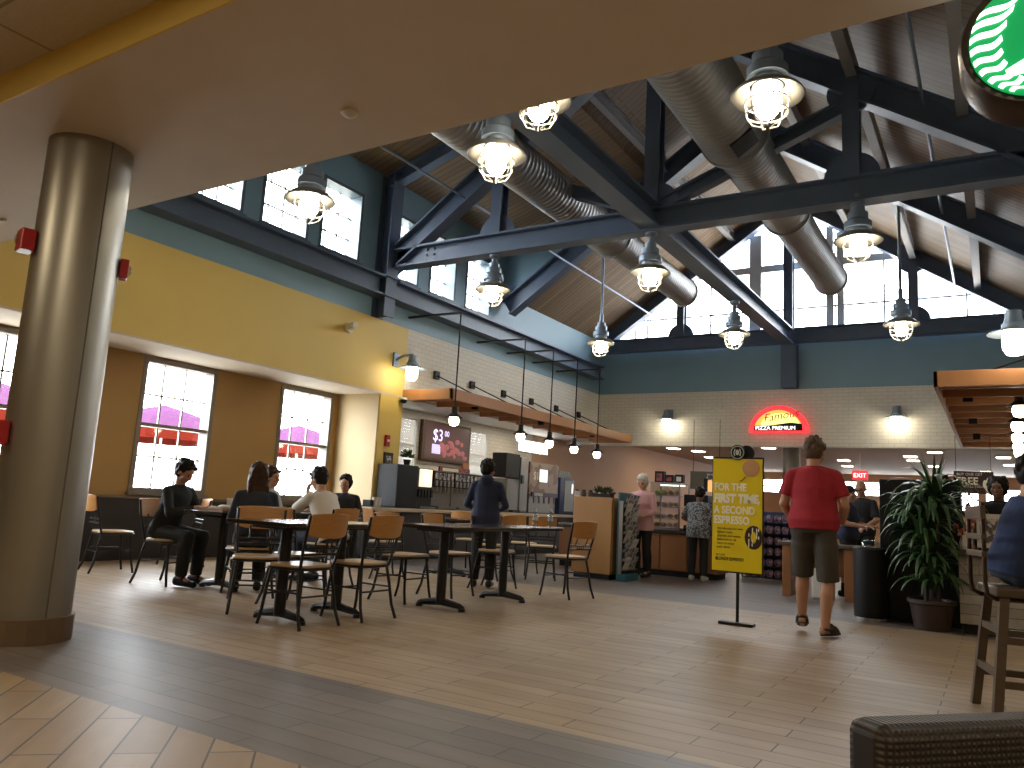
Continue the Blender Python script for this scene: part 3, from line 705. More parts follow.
C2 = thing('round_column', 'round grey column in the far hall behind the man in red', 'column', (-4.58, 21.4, 0))
MB().lathe([(.22, 0), (.22, 3.2)], seg=32).build('column_shaft', M['steelcol'], C2, smooth=True)

# ------------------------------------------------------------------ dining furniture
def chair_proto():
    T = thing('dining_chair', None, 'chair')
    g = MB()                                                            # seat: rounded wedge
    out = []
    for k in range(28):
        a = 2*pi*k/28; c, s = cos(a), sin(a); e = .55
        x = .215*abs(c)**e*(1 if c > 0 else -1); y = .205*abs(s)**e*(1 if s > 0 else -1)
        out.append((x*(1+.08*y/.2), y+.01))
    m = Matrix.Translation((0, 0, .455)); g.prism(out, .028, m); g.build('seat', M['seatwood'], T, bevel=.008)
    MB().tube([(x*1.0, y, .452) for x, y in out], .012, 6, closed=True).build('seat_rim', M['blackmetal'], T)
    g = MB(); n = 12; rs = []                                           # curved plywood back
    for k in range(n+1):
        u = -1+2*k/n; x = .205*u; y = -.235-.045*(1-u*u); lo = .70+.028*u*u*u*u; hi = .90-.012*(u*u)
        t = .012
        rs.append([V((x, y-.012-t, lo)), V((x, y-.012, lo)), V((x, y-.04, hi)), V((x, y-.04-t, hi))])
    g.rings(rs); g.build('backrest', M['chairwood'], T, bevel=.003)
    for s in (-1, 1):
        MB().tube([(s*.175, -.165, .45), (s*.195, -.20, .60), (s*.205, -.232, .72), (s*.21, -.262, .88)], .0125, 8).build('back_post', M['blackmetal'], T, smooth=True)
        MB().tube([(s*.165, -.16, .44), (s*.185, -.185, .30), (s*.20, -.215, .12), (s*.215, -.26, .0)], .0135, 8).build('leg', M['blackmetal'], T, smooth=True)
        MB().tube([(s*.17, .165, .44), (s*.185, .18, .30), (s*.20, .20, .12), (s*.21, .225, .0)], .0135, 8).build('leg', M['blackmetal'], T, smooth=True)
    g = MB(); g.tube([(-.197, -.205, .615), (.197, -.205, .615)], .010, 6).tube([(-.197, -.205, .57), (.197, -.205, .57)], .010, 6)
    for s in (-1, 1): g.tube([(s*.035+.02*cos(2*pi*k/14), -.205, .593+.02*sin(2*pi*k/14)) for k in range(14)], .006, 6, closed=True)
    for s in (-.09, .09): g.tube([(s, -.205, .615), (s, -.25, .73)], .008, 6)
    g.build('back_rail', M['blackmetal'], T, smooth=True)
    g = MB(); g.tube([(-.19, .185, .24), (.19, .185, .24)], .008, 6).tube([(-.19, -.19, .24), (.19, -.19, .24)], .008, 6)
    for s in (-1, 1): g.tube([(s*.19, .185, .27), (s*.19, -.19, .27)], .008, 6)
    g.build('stretcher', M['blackmetal'], T, smooth=True)
    return T
CH = [None]
def chair(x, y, face, lab):
    """face = direction the sitter looks, degrees, 0 = +x"""
    rz = radians(face-90)
    if CH[0] is None:
        CH[0] = chair_proto(); o = CH[0]; o.location = (x, y, 0); o.rotation_euler = (0, 0, rz); o['label'] = lab; o['group'] = 'plywood dining chairs'
    else: o = dup(CH[0], lab, (x, y, 0), rz)
    return o
def table(name, lab, x, y, lx, ly, bases, h=.81, grp=None):
    T = thing(name, lab, 'table', (x, y, 0), 0, grp)
    MB().box(-lx/2, lx/2, -ly/2, ly/2, h-.035, h).build('tabletop', M['tabletop'], T, bevel=.006)
    for bx, by in bases:
        MB().cyl((bx, by, .05), (bx, by, h-.06), .048, seg=18).box(bx-.2, bx+.2, by-.2, by+.2, h-.06, h-.035).build('pedestal', M['blackmetal'], T)
        g = MB(); g.tube([(bx-.27, by, .028), (bx-.24, by, .045), (bx, by, .075), (bx+.24, by, .045), (bx+.27, by, .028)], .026, 8, radii=[.026, .028, .04, .028, .026])
        g.cyl((bx-.26, by, 0), (bx-.26, by, .03), .034, seg=10).cyl((bx+.26, by, 0), (bx+.26, by, .03), .034, seg=10)
        g.build('foot_bar', M['blackmetal'], T, smooth=True)
    return T
DT = 'dark topped dining tables'
table('dining_table', 'small dark dining table closest to the camera, with bare glossy top', -5.05, 4.66, .76, .64, [(0, 0)], grp=DT)
table('dining_table', 'small dark dining table pushed behind the closest small table', -5.05, 5.31, .76, .64, [(0, 0)], grp=DT)
table('dining_table', 'long dark dining table with two feet and water bottles on it', -4.70, 7.12, .74, 2.20, [(0, -.72), (0, .42)], grp=DT)
table('dining_table', 'dark dining table between the woman in black and the long-haired woman', -7.02, 5.60, .66, .64, [(0, 0)], grp=DT)
table('dining_table', 'dark dining table in front of the man in white shirt', -7.40, 6.95, .70, .70, [(0, 0)], grp=DT)
table('dining_table', 'dark dining table beside the man in black shirt at the pier', -7.90, 8.80, .66, .66, [(0, 0)], grp=DT)
table('dining_table', 'dark dining table standing before the drinks counter, among empty chairs', -6.75, 9.35, .66, .66, [(0, 0)], grp=DT)
chair(-5.60, 4.86, -40, 'plywood chair at the window side of the closest small table')
chair(-4.84, 4.66, 180, 'plywood chair with its back to the camera, nearest of all')
chair(-4.82, 5.34, 180, 'plywood chair with its back to the camera, next behind the nearest one')
chair(-5.70, 5.42, 8, 'plywood chair across the second small table, mostly hidden')
chair(-5.32, 6.55, 0, 'plywood chair on the window side of the long table, front end')
chair(-5.32, 7.35, 0, 'plywood chair on the window side of the long table, in the middle')
chair(-4.42, 8.52, 165, 'plywood chair at the far end of the long table before the caramel cabinet')
chair(-5.40, 8.45, 10, 'plywood chair by the water bottles on the window side')
chair(-7.68, 5.42, 12, 'plywood chair under the seated woman in black')
chair(-6.46, 5.50, 150, 'plywood chair under the long-haired woman seen from behind')
chair(-6.80, 6.92, 180, 'plywood chair under the leaning man in white shirt')
chair(-8.12, 7.05, 0, 'plywood chair under the man in pale grey shirt')
chair(-8.56, 8.98, -25, 'plywood chair under the man in black shirt by the pier')
chair(-9.02, 5.58, 75, 'empty plywood chair at the window wall right beside the column')
chair(-9.30, 6.75, 250, 'empty plywood chair under the first window, second from the column')
chair(-6.10, 9.45, 180, 'empty plywood chair behind the man in white, before the drinks counter')
chair(-7.00, 8.20, 60, 'empty plywood chair just right of the man in black shirt')
chair(-6.35, 10.65, 95, 'plywood chair facing the drinks counter, left of the person in the hood')
chair(-5.75, 10.25, 120, 'plywood chair facing the drinks counter, right of the person in the hood')
chair(-7.10, 10.35, 90, 'plywood chair facing the drinks counter, farthest to the left there')
# things on the tables
def bottle(lab, x, y):
    T = thing('water_bottle', lab, 'bottle', (x, y  , .81), 0, 'water bottles on the long table')
    MB().lathe([(.028, 0), (.032, .01), (.032, .05), (.029, .06), (.032, .07), (.032, .135), (.014, .175), (.0135, .19)], seg=18).build('bottle_body', M['plasticclear'], T, smooth=True)
    MB().lathe([(.015, .188), (.015, .208)], seg=14).build('cap', M['white'], T); MB().lathe([(.0325, .075), (.0325, .12)], seg=18, cap=False).build('bottle_label', M['cgrey'], T)
bottle('clear water bottle on the long table, the left one of two', -4.60, 8.02); bottle('clear water bottle on the long table, the right one of two', -4.46, 8.14)
tag(MB().box(-.06, .06, -.04, .04, 0, .012).build('napkin', M['paper'], loc=(-4.38, 8.16, .81)), 'white folded napkin beside the water bottles', 'napkin')
def cup(lab, x, y, z=.81):
    T = thing('paper_cup', lab, 'cup', (x, y, z))
    MB().lathe([(.036, 0), (.047, .12)], seg=18).build('cup_body', M['cup'], T, smooth=True); MB().lathe([(.05, .12), (.05, .132), (.04, .138)], seg=18).build('lid', M['white'], T)
cup('white paper cup standing before the woman in black', -7.06, 5.68)
T = thing('food_tray', 'brown food tray with wrappers on the table of the woman in black', 'tray', (-6.92, 5.45, .81))
MB().box(-.2, .2, -.14, .14, 0, .012).box(-.2, .2, -.14, -.13, .012, .03).box(-.2, .2, .13, .14, .012, .03).build('tray', M['deliwood'], T)
g = MB(); g.ell((.03, .02, .04), .09, .07, .035); g.ell((-.09, -.03, .03), .06, .05, .025); g.build('wrapped_food', M['paper'], T, smooth=True)
tag(MB().box(-.14, .14, -.1, .1, 0, .006).build('paper_sheet', M['paper'], loc=(-7.27, 6.83, .81)), 'white sheet of paper under the arms of the man in white', 'paper')
tag(MB().box(-.05, .05, -.08, .08, 0, .012).build('phone', M['black'], loc=(-7.15, 7.12, .81), bevel=.003), 'black phone on the table of the man in white', 'phone')

# ------------------------------------------------------------------ drinks counter along the left wall
T = thing('drinks_counter', 'long drinks counter with pale stone edge along the left wall', 'counter', (0, 0, 0))
MB().box(-9.28, -8.74, 9.85, 17.5, .10, .82).build('counter_body', M['leather'], T); MB().box(-9.25, -8.80, 9.9, 17.15, 0, .10).build('toe_kick', M['black'], T)
MB().box(-9.29, -8.68, 9.78, 17.58, .82, .885).build('counter_edge', M['counterstone'], T, bevel=.008); MB().box(-9.28, -8.70, 9.80, 17.56, .885, .90).build('counter_top', M['countertop'], T)
T = thing('juice_machine', 'black drinks machine with a lit cup picture, left end of the counter', 'drinks machine', (-9.0, 11.05, .90))
MB().box(-.26, .20, -.55, .02, .0, .74).build('cabinet', M['black'], T, bevel=.015); MB().box(-.26, .12, .02, .55, .0, .72).build('dispenser_head', M['blackmetal'], T, bevel=.01)
MB().box(.12, .145, .14, .50, .38, .70).build('lit_picture', emit('lit_picture_cream', (.9, .72, .5), .9), T, bevel=.01); g = MB(); g.ell((.147, .32, .54), .01, .09, .11); g.build('cup_picture', emit('lit_picture_white', (1, .95, .85), 1.0), T, smooth=True)
for k in range(5): MB().box(.12, .19, .08+k*.09, .13+k*.09, .20, .33).build('nozzle', M['blackmetal'], T)
MB().box(.1, .26, .05, .52, 0, .03).build('drip_tray', M['stainless'], T)
def soda(lab, y, n=5, w=.62):
    T = thing('soda_dispenser', lab, 'drinks machine', (-9.0, y, .90), 0, 'soda dispensers on the counter')
    MB().box(-.28, .06, -w/2, w/2, 0, .70).build('cabinet', M['stainless'], T, bevel=.012); MB().box(.06, .13, -w/2, w/2, .40, .70).build('valve_head', M['blackmetal'], T, bevel=.01)
    MB().box(.04, .24, -w/2+.02, w/2-.02, 0, .05).build('drip_tray', M['stainless'], T)
    for k in range(n):
        yy = -w/2+w*(k+.5)/n
        MB().cyl((.15, yy, .40), (.15, yy, .30), .02, .014, 10).box(.13, .15, yy-.03, yy+.03, .42, .52).build('valve', M['chrome'], T)
        MB().box(.131, .137, yy-.045, yy+.045, .54, .66).build('drink_badge', M['mixprint'], T)
soda('steel soda dispenser next to the black drinks machine', 11.95); soda('steel soda dispenser beside the person in the hood', 12.60); soda('steel soda dispenser mostly behind the person in the hood', 13.25)
T = thing('counter_display', 'low printed display strip on top of the soda dispensers', 'display', (-9.05, 12.5, 1.60))
MB().box(-.02, .02, -.5, .5, 0, .10).build('strip', M['photofood'], T); MB().box(-.02, .03, .25, .45, .10, .22).build('topper', mat('topper_orange', (.5, .2, .08), .5), T)
MB().box(.021, .024, -.42, .1, .02, .08).build('print', M['signwhite'], T)
T = thing('wall_screen', 'brown framed wall screen showing a $3 price and red food', 'screen', (XWW, 13.77, 2.30), radians(90))
MB().box(-.88, .88, -.09, 0, -.43, .43).build('frame', mat('screen_brown', (.09, .045, .025), .45), T, bevel=.01)
MB().box(-.80, .80, -.095, -.09, -.37, .37).build('display', emit('screen_plum', (.075, .035, .035), .30), T)
g = MB()
for k in range(26): g.ell((-.25+random.uniform(0, .95), -.097, -.30+random.uniform(0, .36)), random.uniform(.05, .1), .006, random.uniform(.04, .08))
g.build('food_picture', emit('screen_food_red', (.34, .09, .10), .30), T, smooth=True)
text('price_lettering', '$3', .36, emit('screen_lilac', (.72, .66, 1.), 1.0), T, face_mtx((-.55, -.098, .02), (1, 0, 0)), .001); text('price_lettering', '00', .17, emit('screen_lilac_small', (.72, .66, 1.), 1.0), T, face_mtx((-.13, -.098, .14), (1, 0, 0)), .001)
MB().box(-.55, -.25, -.099, -.095, -.26, -.06).build('bubble', emit('screen_violet', (.45, .42, .75), .8), T)
T = thing('counter_speaker', 'tall black box mounted above the steel ice machine', 'speaker', (-9.0, 14.42, 1.62))
MB().box(-.2, .16, -.36, .2, .0, .52).build('case', M['black'], T, bevel=.01)
T = thing('ice_machine', 'tall stainless steel ice machine on the drinks counter', 'drinks machine', (-9.0, 14.66, .90))
MB().box(-.28, .1, -.42, .08, 0, .70).build('lower_cabinet', M['stainless'], T, bevel=.015); MB().box(-.28, .12, .08, .42, 0, 1.20).build('upper_cabinet', M['stainless'], T, bevel=.015); MB().box(.1, .2, -.3, .0, .0, .04).build('drip_tray', M['blackmetal'], T)
MB().box(.12, .16, .10, .18, .62, .80).build('lever', M['teal2'], T)
T = thing('drinks_tower', 'tall drinks machine with brown photo front and a lit price card', 'drinks machine', (-9.0, 15.80, .90))
MB().box(-.28, .1, -.62, .62, 0, .42).build('lower_cabinet', M['stainless'], T, bevel=.01); MB().box(-.28, .14, -.70, .66, .42, 1.13).build('photo_front', M['towerprint'], T, bevel=.01)
MB().box(.14, .15, -.25, .10, .70, .98).build('price_card', emit('card_lit', (.75, .85, .95), .9), T); MB().box(.14, .17, -.6, .6, .36, .46).build('purple_strip', mat('strip_purple', (.05, .03, .09), .4), T)
text('price_lettering', '$1', .26, M['signwhite'], T, face_mtx((.152, -.56, .74), (0, 1, 0)), .001)
text('strip_lettering', 'REFRESH', .10, M['signwhite'], T, face_mtx((.172, -.5, .375), (0, 1, 0)), .001)
for k in range(5): MB().cyl((.16, -.5+k*.24, .36), (.16, -.5+k*.24, .22), .022, .015, 10).build('nozzle', M['chrome'], T)
T = thing('cold_cabinet', 'dark blue glass fronted cold cabinet at the end of the counter', 'cooler', (-9.0, 17.0, .90))
MB().box(-.28, .12, -.40, .34, 0, .86).build('case', M['bluefoil'], T, bevel=.01); MB().box(.12, .135, -.18, .30, .06, .80).build('door', M['cgrey'], T, bevel=.006); MB().box(.135, .14, .18, .24, .5, .72).build('lit_strip', emit('cool_white', (.9, .95, 1), 1.), T)
for k in range(6): tag(MB().lathe([(.05, 0), (.06, .16)], seg=14).build('cup_stack', M['cgrey'], loc=(-9.0, 16.70+k*.105, 1.76)), 'stack of pale cups on top of the dark blue cold cabinet', 'cup stack', 'cup stacks on the cold cabinet')
for i, (y, lab) in enumerate(((10.02, 'white cup stack at the very left end of the drinks counter'), (10.12, 'white cup stack left of the black drinks machine, second one'))): tag(MB().lathe([(.035, 0), (.045, .15)], seg=14).build('cup_stack', M['cup'], loc=(-8.80, y-.06, .90)), lab, 'cup stack')
tag(MB().box(-.09, .09, -.07, .07, 0, .10).build('napkin_holder', M['black'], loc=(-8.88, 9.92, .90), bevel=.01), 'black napkin holder on the left end of the drinks counter', 'napkin holder')
def leafball(mb, c, r, n, s=.05, up=.3):
    for k in range(n):
        a, b = random.uniform(0, 2*pi), random.uniform(-.2, 1.2); d = V((cos(a)*cos(b), sin(a)*cos(b), sin(b)+up)).normalized(); q = V(c)+d*r*random.uniform(.5, 1)
        t = d.cross(V((random.uniform(-1, 1), random.uniform(-1, 1), .3))).normalized()
        A = [mb.bm.verts.new(q+d*s), mb.bm.verts.new(q+t*s*.4), mb.bm.verts.new(q-d*s), mb.bm.verts.new(q-t*s*.4)]; mb._f(A)
T = thing('potted_plant', 'small potted plant on top of the black drinks machine', 'plant', (-8.95, 10.9, 1.64))
MB().lathe([(.05, 0), (.07, .10)], seg=14).build('pot', M['black'], T); g = MB(); leafball(g, (0, 0, .13), .14, 90, .05); g.build('foliage', M['leaf2'], T)

# ------------------------------------------------------------------ cabinet, news rack, coffee counter
T = thing('waste_cabinet', 'caramel brown wooden cabinet standing at the end of the tables', 'cabinet', (-5.36, 11.55, 0))
MB().box(-.33, .33, -.43, .43, .08, 1.24).build('body', M['cabwood'], T, bevel=.006); MB().box(-.30, .30, -.40, .40, 0, .08).build('toe_kick', M['black'], T)
MB().box(.33, .345, -.40, .40, .84, 1.20).build('flap', M['cabwood'], T, bevel=.004); MB().box(.33, .345, -.40, .40, .12, .825).build('door', M['cabwood'], T, bevel=.004)
T = thing('herb_planter', 'bushy little herbs on top of the caramel cabinet', 'plant', (-5.48, 11.75, 1.24))
MB().box(-.16, .16, -.08, .08, 0, .07).build('trough', M['black'], T); g = MB(); leafball(g, (-.07, 0, .07), .12, 110, .035); leafball(g, (.08, 0, .06), .12, 110, .035); g.build('foliage', M['leaf2'], T)
T = thing('news_rack', 'narrow teal magazine rack at the side of the caramel cabinet', 'rack', (-4.86, 11.42, 0))
MB().box(-.09, .07, -.26, .26, .0, .10).build('base', M['teal2'], T, bevel=.01); MB().box(-.09, -.06, -.26, .26, .1, 1.33).build('back_panel', M['teal2'], T); MB().box(-.06, .0, -.27, -.25, .1, 1.2).box(-.06, .0, .25, .27, .1, 1.2).build('side_rail', M['chrome'], T)
for k in range(8): MB().box(-.06, .055, -.25, .25, .16+k*.135, .17+k*.135).build('shelf', M['chrome'], T)
for k in range(8):
    for j in range(2):
        tag(MB().box(-.004, .004, -.105, .105, 0, .20, Matrix.Rotation(radians(22), 4, 'Y')).build('magazine', M['mixprint'] if (k+j) % 3 else M['paper'], loc=(-4.865, 11.30+j*.24, .172+k*.135)), 'printed magazine in the narrow teal rack', 'magazine', 'magazines in the teal rack')
T = thing('coffee_counter', 'brown coffee shop counter behind the woman in pink', 'counter', (0, 0, 0))
g = MB(); g.box(-6.9, -3.95, 12.95, 13.6, .10, .72); g.build('counter_body', M['deliwood'], T)
for k in range(6): MB().box(-6.86+k*.49, -6.42+k*.49, 12.93, 12.955, .13, .69).build('front_panel', M['deliwood'], T, bevel=.005)
MB().box(-6.9, -4.0, 13.0, 13.6, 0, .10).build('toe_kick', M['black'], T); MB().box(-6.95, -3.9, 12.88, 13.65, .72, .77).build('counter_top', M['countertop'], T, bevel=.006)
T = thing('pastry_case', 'glass pastry case with steel shelves on the coffee counter', 'display case', (-4.88, 13.22, .77))
g = MB()
for x in (-.26, .26):
    for y in (-.24, .24): g.box(x-.012, x+.012, y-.012, y+.012, 0, .80)
g.box(-.27, .27, -.25, .25, .78, .81); g.box(-.27, .27, -.25, .25, 0, .04); g.build('frame', M['stainless'], T)
for k in range(3): MB().box(-.25, .25, -.22, .22, .18+k*.2, .19+k*.2).build('shelf', M['stainless'], T)
MB().box(-.26, .26, -.25, -.244, .04, .78).build('front_glass', M['plasticclear'], T)
MB().box(-.22, .22, .1, .13, .765, .778).build('case_light', emit('case_light_glow', (1, .95, .8), 5.), T)
fm = [mat('pastry_brown', (.42, .22, .08), .5), mat('pastry_green_wrap', (.45, .50, .12), .4), mat('pastry_pale', (.60, .50, .36), .5), M['foodmix']]
for k in range(4):
    for j in range(4):
        tag(MB().ell((0, 0, .045), .055, .07, .045).build('pastry', fm[1] if k == 3 and j < 2 else fm[(k*2+j) % 4 if (k*2+j) % 4 != 1 else 0], smooth=True, loc=(-5.06+j*.12, 13.10, (.19+.77 if k == 1 else .39+.77 if k == 2 else .59+.77 if k == 3 else .04+.77))), 'pastry on a shelf of the glass pastry case', 'pastry', 'pastries in the glass case')
for i, (x, w, h, lab) in enumerate(((-5.06, .085, .20, 'leftmost black box on top of the pastry case'), (-4.88, .075, .14, 'black box in the middle on top of the pastry case'), (-4.70, .07, .15, 'rightmost dark box with a white front on top of the pastry case'))):
    T = thing('coffee_box', lab, 'box', (x, 13.2, 1.58)); MB().box(-w, w, -.06, .06, 0, h).build('box_body', M['black'], T, bevel=.006); MB().box(-w*.6, w*.6, -.064, -.06, .03, h-.04).build('box_front', M['paper'] if i == 2 else M['photofood'], T)
T = thing('espresso_machine', 'dark espresso machine on the coffee counter before the floral woman', 'coffee machine', (-4.36, 13.28, .77))
MB().box(-.22, .2, -.2, .25, .0, .10).box(-.22, .2, .0, .25, .1, .50).box(-.22, .2, -.2, .25, .42, .62).build('body', M['black'], T, bevel=.01)
MB().cyl((-.1, -.12, .42), (-.1, -.12, .30), .03).cyl((.08, -.12, .42), (.08, -.12, .30), .03).build('brew_head', M['chrome'], T); MB().lathe([(.05, .10), (.055, .25), (.03, .3)], (-.1, -.12, 0), 16).build('steel_jug', M['stainless'], T, smooth=True)
T = thing('lit_menu_panel', 'small orange lit panel above the espresso machine', 'sign', (-4.55, 15.0, 1.62)); MB().box(-.22, .22, -.02, .02, -.11, .11).build('panel', emit('panel_orange', (.75, .36, .12), .8), T); MB().box(-.30, -.22, -.03, .03, -.11, .14).build('bracket', M['black'], T); MB().cyl((0, 0, -.11), (0, 0, -1.62), .02).build('pole', M['black'], T)
T = thing('back_shelf', 'pale back shelf against the side wall beyond the caramel cabinet', 'shelf', (0, 0, 0)); MB().box(-10.28, -8.4, 17.6, 18.3, 0, 1.25).build('cabinet', M['cgrey'], T); MB().box(-10.28, -8.3, 17.55, 18.3, 1.25, 1.30).build('shelf_top', M['white'], T)
for k in range(7):
    T = thing('syrup_jar', 'dark jar on the pale back shelf beyond the caramel cabinet', 'jar', (-9.6+k*.19, 17.8, 1.30), 0, 'jars on the back shelf'); MB().lathe([(.06, 0), (.065, .15), (.04, .19)], seg=14).build('jar_body', M['leather'] if k % 3 else M['cup'], T, smooth=True); MB().lathe([(.045, .19), (.045, .22)], seg=12).build('lid', M['black'], T)

# ------------------------------------------------------------------ yellow poster stand
T = thing('poster_stand', 'yellow poster on a black pole stand in the middle of the floor', 'sign', (-2.225, 7.97, 0))
MB().box(-.17, .17, -.06, .06, 0, .03).build('foot', M['blackmetal'], T, bevel=.008); MB().cyl((0, .02, .03), (0, .02, 1.62), .016, seg=12).build('pole', M['blackmetal'], T)
MB().box(-.262, .258, -.02, .005, .50, 1.655).build('frame', M['blackmetal'], T, bevel=.004)
MB().box(-.250, .246, -.026, -.02, .515, 1.635).build('poster', M['signyellow'], T)
tx = lambda n, b, s, x, z, m, sx=1., sh=0., bo=0.: text(n, b, s, m, T, face_mtx((x, -.028, z), (1, 0, 0)), .0012, sx=sx, shear=sh, bold=bo)
tx('headline_lettering', 'FOR THE', .104, -.235, 1.315, M['signwhite'], .78, 0, .035); tx('headline_lettering', 'FIRST TIME,', .118, -.240, 1.195, M['signwhite'], .78, .12, .055)
tx('headline_lettering', 'A SECOND', .104, -.235, 1.085, M['signwhite'], .80, 0, .035); tx('headline_lettering', 'ESPRESSO', .104, -.235, .985, M['signwhite'], .80, 0, .035)
for k, b in enumerate(('Introducing our new', 'lighter roast,', 'smooth and sweet,', 'balanced for all', 'ways to enjoy', 'your drink')): tx('small_lettering', b, .033, -.20, .925-k*.037, M['signink'], .95)
tx('small_lettering', 'TRY OUR', .022, -.21, .665, M['signink']); tx('product_lettering', 'BLONDE ESPRESSO', .044, -.215, .62, M['signink'], .76, .15, .02)
g = MB(); g.ell((.135, -.03, 1.545), .088, .004, .088, 24); g.build('balloon_picture', mat('balloon_peach', (.55, .30, .14), .4), T, smooth=True)
g = MB(); g.tube([(.08, -.03, 1.46), (.045, -.03, 1.42), (.02, -.03, 1.41)], .006, 6); g.build('spout_picture', mat('balloon_knot', (.35, .2, .05), .4), T)
g = MB(); g.tube([(.165+.058*cos(2*pi*k/20), -.0285, .86+.058*sin(2*pi*k/20)*1.5) for k in range(20)], .03, 8, closed=True)
for v in g.bm.verts: v.co.y = -.028+(v.co.y+.0285)*.06; v.co.x = min(v.co.x, .246)
g.build('cup_picture', mat('coffee_picture_brown', (.028, .014, .008), .4), T, smooth=True)
g = MB()
for k in range(14): a = k*.9; g.ell((min(.165+.05*cos(a), .235), -.031, .86+.08*sin(a*1.3)), .006, .002, .02, 8)
g.build('picture_speckle', M['signwhite'], T)
for x, y, lab in ((0, -.03, 'front'), (.075, .03, 'rear')):
    g = MB(); rs = [[V((x+r*cos(2*pi*k/32), y+d, 1.70+r*sin(2*pi*k/32))) for k in range(32)] for r, d in ((.078, -.012), (.078, .012))]; g.rings(rs); g.build('logo_disc', M['black'], T)
g = MB(); g.rings([[V((r*cos(2*pi*k/32), d, 1.70+r*sin(2*pi*k/32))) for k in range(32)] for r, d in ((.070, -.044), (.058, -.044), (.058, -.041), (.070, -.041))], closed=True)
g.build('logo_ring', mat('logo_pale_green', (.30, .38, .34), .5), T)
g = MB(); g.ell((0, -.044, 1.70), .018, .003, .03)
for s in (-1, 1): g.tube([(s*.022, -.044, 1.735), (s*.034, -.044, 1.70), (s*.026, -.044, 1.665)], .006, 6)
g.build('logo_figure', mat('logo_white', (.55, .6, .57), .5), T)

# ------------------------------------------------------------------ snack rack, service table, right-hand side
T = thing('snack_rack', 'wire snack rack full of violet foil packets behind the yellow poster', 'rack', (-3.42, 14.4, 0))
g = MB()
for x in (-.47, .47):
    for y in (-.14, .14): g.box(x-.012, x+.012, y-.012, y+.012, 0, 1.18)
g.build('frame', M['chrome'], T)
MB().box(-.47, .47, .13, .14, .02, 1.18).build('back_panel', M['bluefoil'], T)
for k in range(6): MB().box(-.47, .47, -.16, .14, .02+k*.19, .03+k*.19).build('shelf', M['black'], T)
for k in range(6):
    for j in range(7):
        tag(MB().ell((0, 0, .08), .064, .04, .079, 10).build('snack_packet', M['pkgpink'], smooth=True, loc=(-3.42-.40+j*.133, 14.30-.02*(j % 2), .03+k*.19), rot=(0, 0, random.uniform(-.12, .12))), 'violet foil packet on the wire snack rack', 'packet', 'packets on the snack rack')
T = thing('orange_shop_sign', 'pale sign with orange lettering bars in the far hall', 'sign', (-4.35, 24., 1.52)); MB().box(-.42, .42, -.03, .03, -.16, .16).build('panel', emit('panel_peach', (.75, .38, .25), .6), T); MB().box(-.36, .30, -.04, -.03, .03, .09).box(-.36, .34, -.04, -.03, -.09, -.03).build('lettering_bar', emit('bar_orange', (.8, .16, .05), .7), T); MB().cyl((-.3, 0, -.16), (-.3, 0, -1.52), .02).build('post', M['black'], T); MB().cyl((.3, 0, -.16), (.3, 0, -1.52), .02).build('post', M['black'], T)
T = thing('service_table', 'dark brown panel-sided service table behind the man in red', 'table', (-2.15, 12.0, 0))
for x in (-.42, .40): MB().box(x-.06, x+.06, -.3, .3, 0, .70).build('side_panel', M['deliwood'], T, bevel=.005)
MB().box(-.52, .52, -.34, .34, .70, .75).build('tabletop', M['barwood'], T, bevel=.006); MB().box(-.36, .34, -.02, .02, .30, .70).build('modesty_panel', M['deliwood'], T)
tag(MB().box(-.14, .14, -.1, .1, 0, .40).build('storage_bin', M['paper'], loc=(-2.1, 11.82, 0), bevel=.02), 'white bin under the service table behind the man in red', 'bin')
T = thing('tall_cabinet', 'tall plain black cabinet behind the potted plant', 'cabinet', (-.74, 10.2, 0)); MB().box(-.41, .40, -.28, .28, .04, 1.58).build('body', M['black'], T, bevel=.008); MB().box(-.39, .38, -.26, .26, 0, .04).build('plinth', M['black'], T); MB().box(-.004, .004, -.286, -.28, .08, 1.54).build('door_gap', M['blackmetal'], T)
T = thing('waste_bin', 'low black rounded bin beside the tall black cabinet', 'bin', (-1.24, 9.86, 0)); MB().lathe([(.185, .03), (.19, .78), (.17, .80)], seg=28).build('bin_body', M['black'], T, smooth=True); MB().lathe([(.188, 0), (.188, .03)], seg=28).build('bright_foot_ring', M['chrome'], T, smooth=True)
g = MB(); g.ell((0, 0, .80), .12, .12, .09); g.build('clear_dome', M['plasticclear'], T, smooth=True)
# dracaena
T = thing('potted_plant', 'tall drooping green plant in a dark round pot', 'plant', (-.62, 9.56, 0))
MB().lathe([(.17, 0), (.215, .26), (.235, .27), (.235, .31), (.21, .31), (.20, .28)], seg=32).build('pot', M['pot'], T, smooth=True); MB().lathe([(.20, .275), (.01, .285)], seg=20).build('soil', M['leather'], T)
g = MB(); g.tube([(-.05, 0, .28), (-.06, .01, .8), (-.08, 0, 1.20)], .022, 8).tube([(.06, .02, .28), (.07, 0, .9), (.05, 0, 1.42)], .022, 8).tube([(0, -.05, .28), (.02, -.08, .62)], .02, 8); g.build('stem', M['pot'], T, smooth=True)
def strap(mb, c, az, el, L0, w, droop):
    n = 9; p = V(c); d = V((cos(az)*cos(el), sin(az)*cos(el), sin(el))); side = V((-sin(az), cos(az), 0)); prev = None
    for k in range(n+1):
        t = k/n; ww = w*(sin(pi*min(1, t*.92+.1)))**.7*(1-.35*t); n_ = side.cross(d).normalized()
        a = mb.bm.verts.new(p+side*ww+n_*ww*.35); b = mb.bm.verts.new(p-n_*ww*.0); c_ = mb.bm.verts.new(p-side*ww+n_*ww*.35)
        if prev: mb._f([prev[0], a, b, prev[1]]); mb._f([prev[1], b, c_, prev[2]])
        prev = (a, b, c_); p = p+d*L0/n; d = (d+V((0, 0, -droop*(.5+t)))).normalized()
